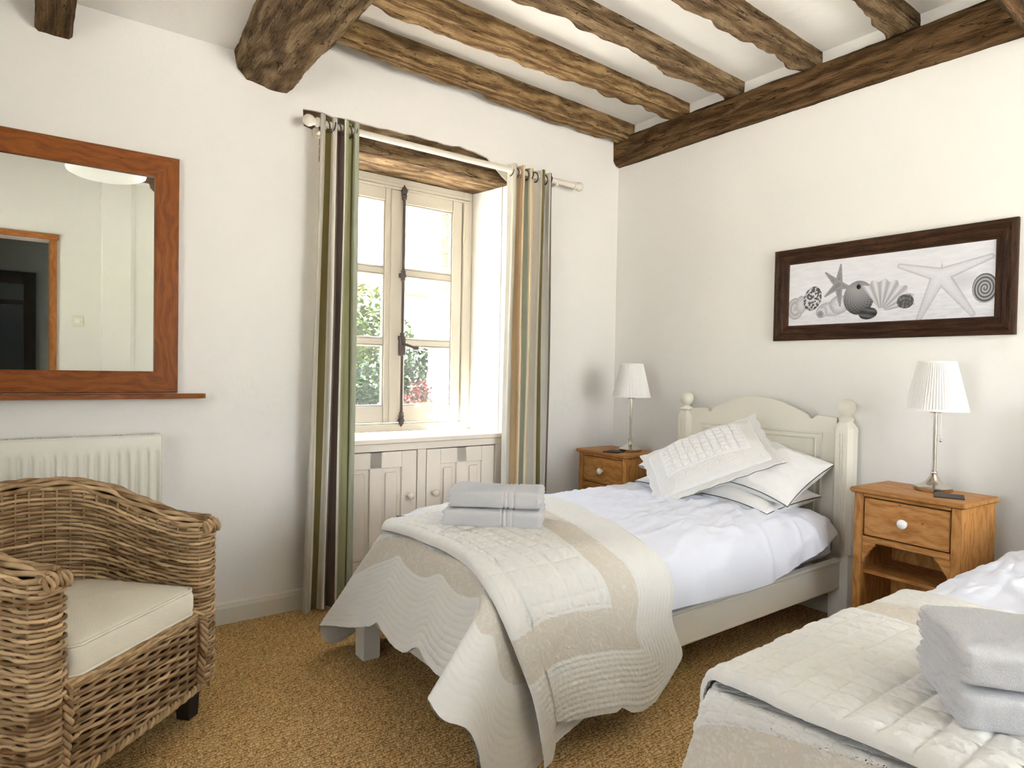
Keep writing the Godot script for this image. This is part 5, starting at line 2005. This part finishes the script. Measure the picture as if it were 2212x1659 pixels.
# a folded towel: x along its length, z to its front fold; its layers show at the ends and the back
func make_towel(L: float, D: float, H: float, sd: int, layers: int) -> Mb:
	var mb := Mb.new()
	var sec := 120
	var r := 0.016
	var rows := []
	for k in 7:
		rows.append([-L * 0.5, r + (1.0 - k / 6.0) * 0.9, 1.0])
	for k in range(1, 7):
		var an := PI * 0.5 * k / 6.0
		rows.append([-L * 0.5 + r * (1.0 - cos(an)), r * (1.0 - sin(an)), 1.0 - k / 6.0])
	var body := 110
	for k in range(1, body):
		rows.append([lerpf(-L * 0.5 + r, L * 0.5 - r, float(k) / body), 0.0, 0.0])
	for k in range(6, 0, -1):
		var an := PI * 0.5 * k / 6.0
		rows.append([L * 0.5 - r * (1.0 - cos(an)), r * (1.0 - sin(an)), 1.0 - k / 6.0])
	for k in range(6, -1, -1):
		rows.append([L * 0.5, r + (1.0 - k / 6.0) * 0.9, 1.0])
	var P := PackedVector3Array()
	var UV := PackedVector2Array()
	for row in rows:
		var inset: float = row[1]
		var far: float = clampf((inset - r) / 0.9, 0.0, 1.0)
		for b in sec + 1:
			var an := TAU * (b % sec) / sec
			var cz := cos(an)
			var sy := sin(an)
			var rin := minf(inset, r)
			var z := signf(cz) * pow(absf(cz), 0.30) * (D * 0.5 - rin)
			var y := signf(sy) * pow(absf(sy), 0.52) * (H * 0.5 - rin * 0.75)
			z *= 1.0 - far
			y *= 1.0 - far
			var x: float = row[0]
			# furrows between the layers
			var lay := 0.5 + 0.5 * cos((y / H + 0.5) * TAU * layers)
			lay = pow(lay, 3.0)
			var e: float = row[2]
			x -= signf(x) * 0.011 * lay * e * (1.0 - far * 0.3)
			x += signf(x) * e * 0.006 * noise.get_noise_3d(z * 14.0 + sd, y * 60.0, sd)
			if z < -D * 0.3:
				z += 0.010 * lay
			z += 0.004 * noise.get_noise_3d(x * 7.0, y * 14.0, sd) * signf(cz)
			y += 0.0045 * noise.get_noise_3d(x * 6.0 + sd, z * 6.0, 1.0)
			# flat woven bands near one end
			var bx: float = row[0] - L * 0.17
			var band := 0.0
			for w in [-0.024, -0.009, 0.013]:
				band = maxf(band, 1.0 - absf(bx - w) / 0.0045)
			band = clampf(band * 1.6, 0, 1)
			P.append(Vector3(x, y * (1.0 - 0.10 * band) + H * 0.5, z * (1.0 - 0.035 * band)))
			UV.append(Vector2(x, an))
	mb.sheet(rows.size(), sec + 1, P, UV, PackedColorArray())
	return mb


func build_bedding() -> void:
	var dz := 1.66
	var mb: Mb
	# mattresses
	mb = Mb.new()
	mb.box(Vector3(-1.93, 0.289, 0.65), Vector3(-0.112, 0.474, 1.513), 0.035)
	var ma := put("mattress", mb, M.sheet)
	tag(ma, "thick mattress in a white sheet on the single bed beside the window", "mattress", "mattresses")
	copy(ma, "mattress", "thick white mattress on the single bed with towels, partly out of the picture", Vector3(0, 0, dz))
	var du := put("duvet", make_duvet(), M.sheet)
	tag(du, "white duvet with soft folds spread on the single bed beside the window", "duvet", "white duvets")
	copy(du, "duvet", "white duvet on the single bed in front of the bedside table", Vector3(0, 0, dz))

	# pillows: one flat, one leaning on it, on each bed
	var low := pillow_mesh(0.44, 0.74, 0.080, 80, 120, 3, 0.014, 0.0, 0.0, false, 0.04)
	var flat := Basis(Vector3.RIGHT, -PI / 2)
	var pl := put("pillow", low, M.pillow)
	tag(pl, "flat white pillow at the bottom of the stack against the headboard", "pillow", "white pillows")
	pl.transform = Transform3D(Basis(Vector3(1, 0.02, 0).normalized(), Vector3(0, 0, 1), Vector3(0, -1, 0.0)), Vector3(-0.345, 0.572, 1.085))
	var pu := put("pillow", pillow_mesh(0.44, 0.78, 0.092, 80, 120, 9, 0.026, 0.0, 0.0, false, 0.07), M.pillow)
	tag(pu, "upper white pillow sagging over the stack against the headboard", "pillow", "white pillows")
	pu.transform = Transform3D(Basis(Vector3.BACK, 0.24) * Basis(Vector3.RIGHT, 0.04) * Basis(Vector3.UP, 0.05) * Basis(Vector3(1, 0, 0), Vector3(0, 0, 1), Vector3(0, -1, 0)), Vector3(-0.335, 0.692, 1.118))
	var p2: Node3D = pl.duplicate()
	p2.name = numbered("pillow")
	add_child(p2, true)
	p2.position += Vector3(0.0, 0, dz - 0.02)
	p2.set_meta("label", "white pillow at the head of the bed in front of the bedside table")

	# quilted pillow sham leaning on the pillows
	var u := Vector3(0.323, 0.212, 0.375).normalized()
	var v := Vector3(0.186, 0.150, -0.251)
	v = (v - u * v.dot(u)).normalized()
	var n := u.cross(v).normalized()
	if n.y < 0.0:
		n = -n
	var sham := put("quilted_cushion", pillow_mesh(0.59, 0.415, 0.095, 200, 150, 5, 0.006, 0.040, 0.008, true), M.sham)
	tag(sham, "cream quilted pillow with scalloped edges leaning on the white pillows", "cushion")
	sham.transform = Transform3D(Basis(u, v, n), Vector3(-0.74, 0.52, 1.045) + u * 0.262 + v * 0.182 + n * 0.022)

	# quilts folded over the feet of the beds
	var q := thing("quilt", "cream quilted bedspread with scalloped edge folded over the bed beside the window", "quilt", "cream quilted bedspreads")
	put("folded_layer", make_quilt_top(false), M.quilt, q)
	put("hanging_layer", make_quilt_hang(false), M.quilt, q)
	q = thing("quilt", "cream quilted bedspread folded over the bed in front of the bedside table", "quilt", "cream quilted bedspreads", Vector3(0, 0, dz))
	put("folded_layer", make_quilt_top(true), M.quilt, q)
	put("hanging_layer", make_quilt_hang(true), M.quilt, q)

	# towels
	var ax := Vector3(0.73, 0, 0.683).normalized()
	var fr := Vector3(-0.683, 0, 0.73).normalized()
	for e in [[-1.890, 0.564, 1.020, 0.0, "lower white bath towel with woven bands on the quilt beside the window"], [-1.875, 0.6295, 1.014, 0.02, "upper white bath towel with woven bands on the quilt beside the window"]]:
		var tw := put("folded_towel", make_towel(0.355 if e[3] == 0.0 else 0.335, 0.215, 0.066, 3 + int(e[3] * 100), 3), M.towel)
		tag(tw, e[4], "towel", "folded towels")
		var c := Vector3(e[0], e[1], e[2]) + ax * 0.178 - fr * 0.108
		tw.transform = Transform3D(Basis(ax, Vector3.UP, fr), c)
	ax = Vector3(0.60, 0, 0.80).normalized()
	fr = Vector3(-0.80, 0, 0.60).normalized()
	for e in [[-1.903, 0.567, 2.622, 0.0, "lower white bath towel on the quilt in front of the bedside table"], [-1.896, 0.633, 2.618, 0.01, "upper white bath towel on the quilt in front of the bedside table"]]:
		var tw := put("folded_towel", make_towel(0.37, 0.24, 0.067, 23 + int(e[3] * 100), 4), M.towel)
		tag(tw, e[4], "towel", "folded towels")
		var c := Vector3(e[0], e[1], e[2]) + ax * 0.185 - fr * 0.125
		tw.transform = Transform3D(Basis(ax, Vector3.UP, fr), c)


# ---------------------------------------------------------------- outdoors

func make_shrub(called: String, label: String, at: Vector3, r: Vector3, count: int, leaf: float, cols: Array, sd: int) -> void:
	var o := thing(called, label, "shrub", "", at)
	var g := RandomNumberGenerator.new()
	g.seed = sd
	var mb := Mb.new()
	mb.colored = true
	for k in count:
		var d := Vector3(g.randfn(), g.randfn(), g.randfn()).normalized()
		var p := d * pow(g.randf(), 0.33)
		var lump := 1.0 + 0.25 * noise.get_noise_3d(d.x * 2.0 + sd, d.y * 2.0, d.z * 2.0)
		p = Vector3(p.x * r.x, p.y * r.y, p.z * r.z) * lump + Vector3(0, r.y, 0)
		if p.y < 0.02:
			continue
		var b := Basis.from_euler(Vector3(g.randf_range(-0.9, 0.9), g.randf() * TAU, g.randf_range(-0.9, 0.9)))
		var s := leaf * g.randf_range(0.6, 1.25)
		mb.tint = cols[g.randi() % cols.size()] * g.randf_range(0.75, 1.2)
		var nn := b * Vector3.UP
		var i0 := mb.add(p, nn, Vector2.ZERO)
		var i1 := mb.add(p + b * Vector3(-s * 0.3, s * 0.06, s * 0.45), nn, Vector2.ZERO)
		var i2 := mb.add(p + b * Vector3(0, -s * 0.05, s), nn, Vector2.ZERO)
		var i3 := mb.add(p + b * Vector3(s * 0.3, s * 0.06, s * 0.45), nn, Vector2.ZERO)
		mb.quad(i0, i1, i2, i3)
	var f := put("foliage", mb, M.leaf, o)
	f.set_meta("kind", "stuff")
	mb = Mb.new()
	for k in 5:
		var an := TAU * k / 5.0 + sd
		mb.tube(PackedVector3Array([Vector3(0, -0.1, 0), Vector3(cos(an) * r.x * 0.15, r.y * 0.6, sin(an) * r.z * 0.15), Vector3(cos(an) * r.x * 0.5, r.y * 1.2, sin(an) * r.z * 0.5)]), 0.015, 6)
	put("stems", mb, M.bark, o)


func build_outdoors() -> void:
	var mb := Mb.new()
	mb.box(Vector3(-30, -0.4, -4.6), Vector3(30, -0.15, -0.45), 0.0)
	mb.box(Vector3(-30, -0.4, -0.45), Vector3(-4.65, -0.15, 25.0), 0.0)  # stretches left and behind added unseen, to bounce sunlight up to the ceiling
	mb.box(Vector3(-4.65, -0.4, 5.6), Vector3(30, -0.15, 25.0), 0.0)
	var gr := put("terrace", mb, M.gravel)
	structure(gr, "pale gravel terrace, with unseen stretches left and behind added to bounce sunlight")
	mb = Mb.new()
	mb.box(Vector3(-60, -0.6, -80), Vector3(60, -0.2, -4.6), 0.0)
	structure(put("lawn", mb, M.grass), "green lawn outside the window")
	mb = Mb.new()
	mb.box(Vector3(-5.9, 2.12, 0.2), Vector3(-4.55, 2.24, 4.2), 0.01)  # unseen slab added to block direct sun from the left window
	structure(put("sun_blocker", mb, M.slate), "added slab outside the left wall, unseen, keeping sun out of the added window")
	var green := [lin(38, 52, 10), lin(48, 62, 14), lin(30, 44, 9), lin(62, 70, 20)]
	var dark := [lin(16, 27, 13), lin(22, 35, 17), lin(12, 21, 11), lin(32, 45, 24)]
	make_shrub("garden_shrub", "tall light green shrub outside the upper left panes", Vector3(1.0, -0.2, -6.4), Vector3(0.85, 1.3, 0.7), 5200, 0.12, green, 3)
	make_shrub("garden_shrub", "dense dark green shrub outside the lower left panes", Vector3(0.02, -0.2, -4.4), Vector3(0.58, 0.74, 0.42), 4800, 0.08, dark, 8)
	make_shrub("garden_shrub", "grey-green shrub outside the lower right panes", Vector3(1.40, -0.2, -5.15), Vector3(0.5, 0.85, 0.42), 4200, 0.085, [lin(18, 28, 13), lin(24, 36, 17), lin(12, 21, 9)], 13)
	make_shrub("garden_shrub", "low red-leaved shrub outside the lower right panes", Vector3(0.66, -0.2, -3.75), Vector3(0.26, 0.60, 0.22), 1800, 0.065, [lin(52, 11, 8), lin(62, 17, 12), lin(36, 8, 6)], 17)
	make_shrub("garden_shrub", "low yellow-green leafy plant outside the lower right panes", Vector3(0.42, -0.2, -3.02), Vector3(0.34, 0.48, 0.24), 1500, 0.085, [lin(72, 66, 5), lin(58, 54, 5), lin(84, 78, 14)], 21)
	# pale wall of the neighbouring wing
	var o := thing("garden_wall", "sunlit pale rendered garden wall at the right of the view outside", "wall", "", Vector3(1.15, -0.2, -4.1))
	mb = Mb.new()
	mb.box(Vector3(-0.15, 0, -0.12), Vector3(2.4, 1.75, 0.12), 0.01)
	put("wall_body", mb, M.render_wall, o)
	for k in 6:
		mb = Mb.new()
		mb.box(Vector3(-0.18 + k * 0.43, 1.75, -0.16), Vector3(0.245 + k * 0.43, 1.82, 0.16), 0.012)
		put("coping_stone", mb, M.stone, o)
	# house far off
	o = thing("distant_house", "white house with a slate roof far across the garden", "house", "", Vector3(5.2, -0.2, -15.5), 0.2)
	mb = Mb.new()
	mb.box(Vector3(-4, 0, -2.5), Vector3(4, 3.4, 2.5), 0.02)
	put("wall_body", mb, M.render_wall, o)
	mb = Mb.new()
	mb.prism(v2([[-2.9, 3.35], [2.9, 3.35], [0.0, 5.6]]), -4.2, 4.2, Transform3D(Basis(Vector3(0, 0, 1), Vector3(0, 1, 0), Vector3(1, 0, 0)), Vector3.ZERO))
	put("roof", mb, M.slate, o)
	mb = Mb.new()
	mb.box(Vector3(-4.25, 3.28, 2.7), Vector3(4.25, 3.40, 2.95), 0.01)
	put("roof_edge", mb, M.roof_edge, o)
	mb = Mb.new()
	mb.box(Vector3(2.6, 4.8, -0.4), Vector3(3.3, 6.3, 0.4), 0.02)
	put("chimney", mb, M.stone, o)
	for x in [-2.6, -0.6, 1.6]:
		mb = Mb.new()
		mb.box(Vector3(x - 0.45, 1.1, 2.45), Vector3(x + 0.45, 2.5, 2.53), 0.01)
		var wn := put("window", mb, M.gloss_white, o)
		for sg in [-1, 1]:
			mb = Mb.new()
			mb.box(Vector3(x + sg * 0.21 - 0.17, 1.2, 2.52), Vector3(x + sg * 0.21 + 0.17, 2.4, 2.545), 0.0)
			put("pane", mb, M.pane_dark, wn)


# ---------------------------------------------------------------- everything

func _ready() -> void:
	# camera
	var cam := Camera3D.new()
	cam.name = "camera"
	cam.fov = 60.836
	cam.near = 0.05
	cam.far = 300.0
	add_child(cam)
	cam.transform = Transform3D(Basis.from_euler(Vector3(deg_to_rad(-1.15291), deg_to_rad(-36.76261), deg_to_rad(1.02465)), EULER_ORDER_YXZ), Vector3(-3.06744, 1.11923, 3.0))
	cam.current = true
	# sky, sun, exposure
	var env := Environment.new()
	var sky := Sky.new()
	var sm := ProceduralSkyMaterial.new()
	sm.sky_top_color = Color(0.74, 0.83, 0.96)
	sm.sky_horizon_color = Color(0.98, 0.98, 0.97)
	sm.ground_bottom_color = Color(0.6, 0.58, 0.52)
	sm.ground_horizon_color = Color(0.85, 0.85, 0.82)
	sm.sky_curve = 0.3
	sky.sky_material = sm
	env.background_mode = Environment.BG_SKY
	env.sky = sky
	env.background_energy_multiplier = 6.5
	env.tonemap_mode = Environment.TONE_MAPPER_LINEAR
	env.tonemap_exposure = 2.75
	env.sdfgi_enabled = true
	env.ssao_enabled = true
	env.ssil_enabled = true
	var we := WorldEnvironment.new()
	we.name = "environment"
	we.environment = env
	add_child(we)
	var sun := DirectionalLight3D.new()
	sun.name = "sun"
	sun.light_energy = 22.0
	sun.light_color = Color(1.0, 0.975, 0.94)
	sun.light_angular_distance = 0.6
	sun.shadow_enabled = true
	add_child(sun)
	sun.look_at_from_position(Vector3.ZERO, Vector3(1.15, -2.2, 0.6), Vector3.UP)

	make_materials()
	build_room()
	build_timbers()
	build_window()
	build_outdoors()
	build_curtains()
	build_wall_things()
	make_bed("white painted single bed with an arched headboard and ball-topped posts beside the window", 0.0)
	make_bed("white painted single bed under the towels in front of the bedside table", 1.66)
	make_nightstand("small pine bedside table with a drawer in the corner by the window", Vector3(-0.272, 0, 0.318), -PI / 2, 0.667)
	make_nightstand("small pine bedside table with a drawer between the two beds", Vector3(-0.262, 0, 1.930), -PI / 2 - 0.06, 0.680)
	make_lamp("nickel table lamp with a pleated white shade on the bedside table in the corner", Vector3(-0.262, 0.667, 0.395), PI * 0.85)
	make_lamp("nickel table lamp with a pleated white shade on the bedside table between the beds", Vector3(-0.215, 0.680, 1.948), -PI * 0.5 + PI)
	for e in [["square dark coaster on the bedside table in the corner", Vector3(-0.372, 0.667, 0.375), 0.3], ["square dark coaster beside the lamp between the two beds", Vector3(-0.31, 0.680, 2.035), 0.35]]:
		var cm := Mb.new()
		cm.box(Vector3(-0.048, 0.0, -0.048), Vector3(0.048, 0.005, 0.048), 0.0015)
		var co := put("coaster", cm, M.leather)
		tag(co, e[0], "coaster", "dark coasters")
		co.position = e[1]
		co.rotation.y = e[2]
	build_armchair()
	build_bedding()
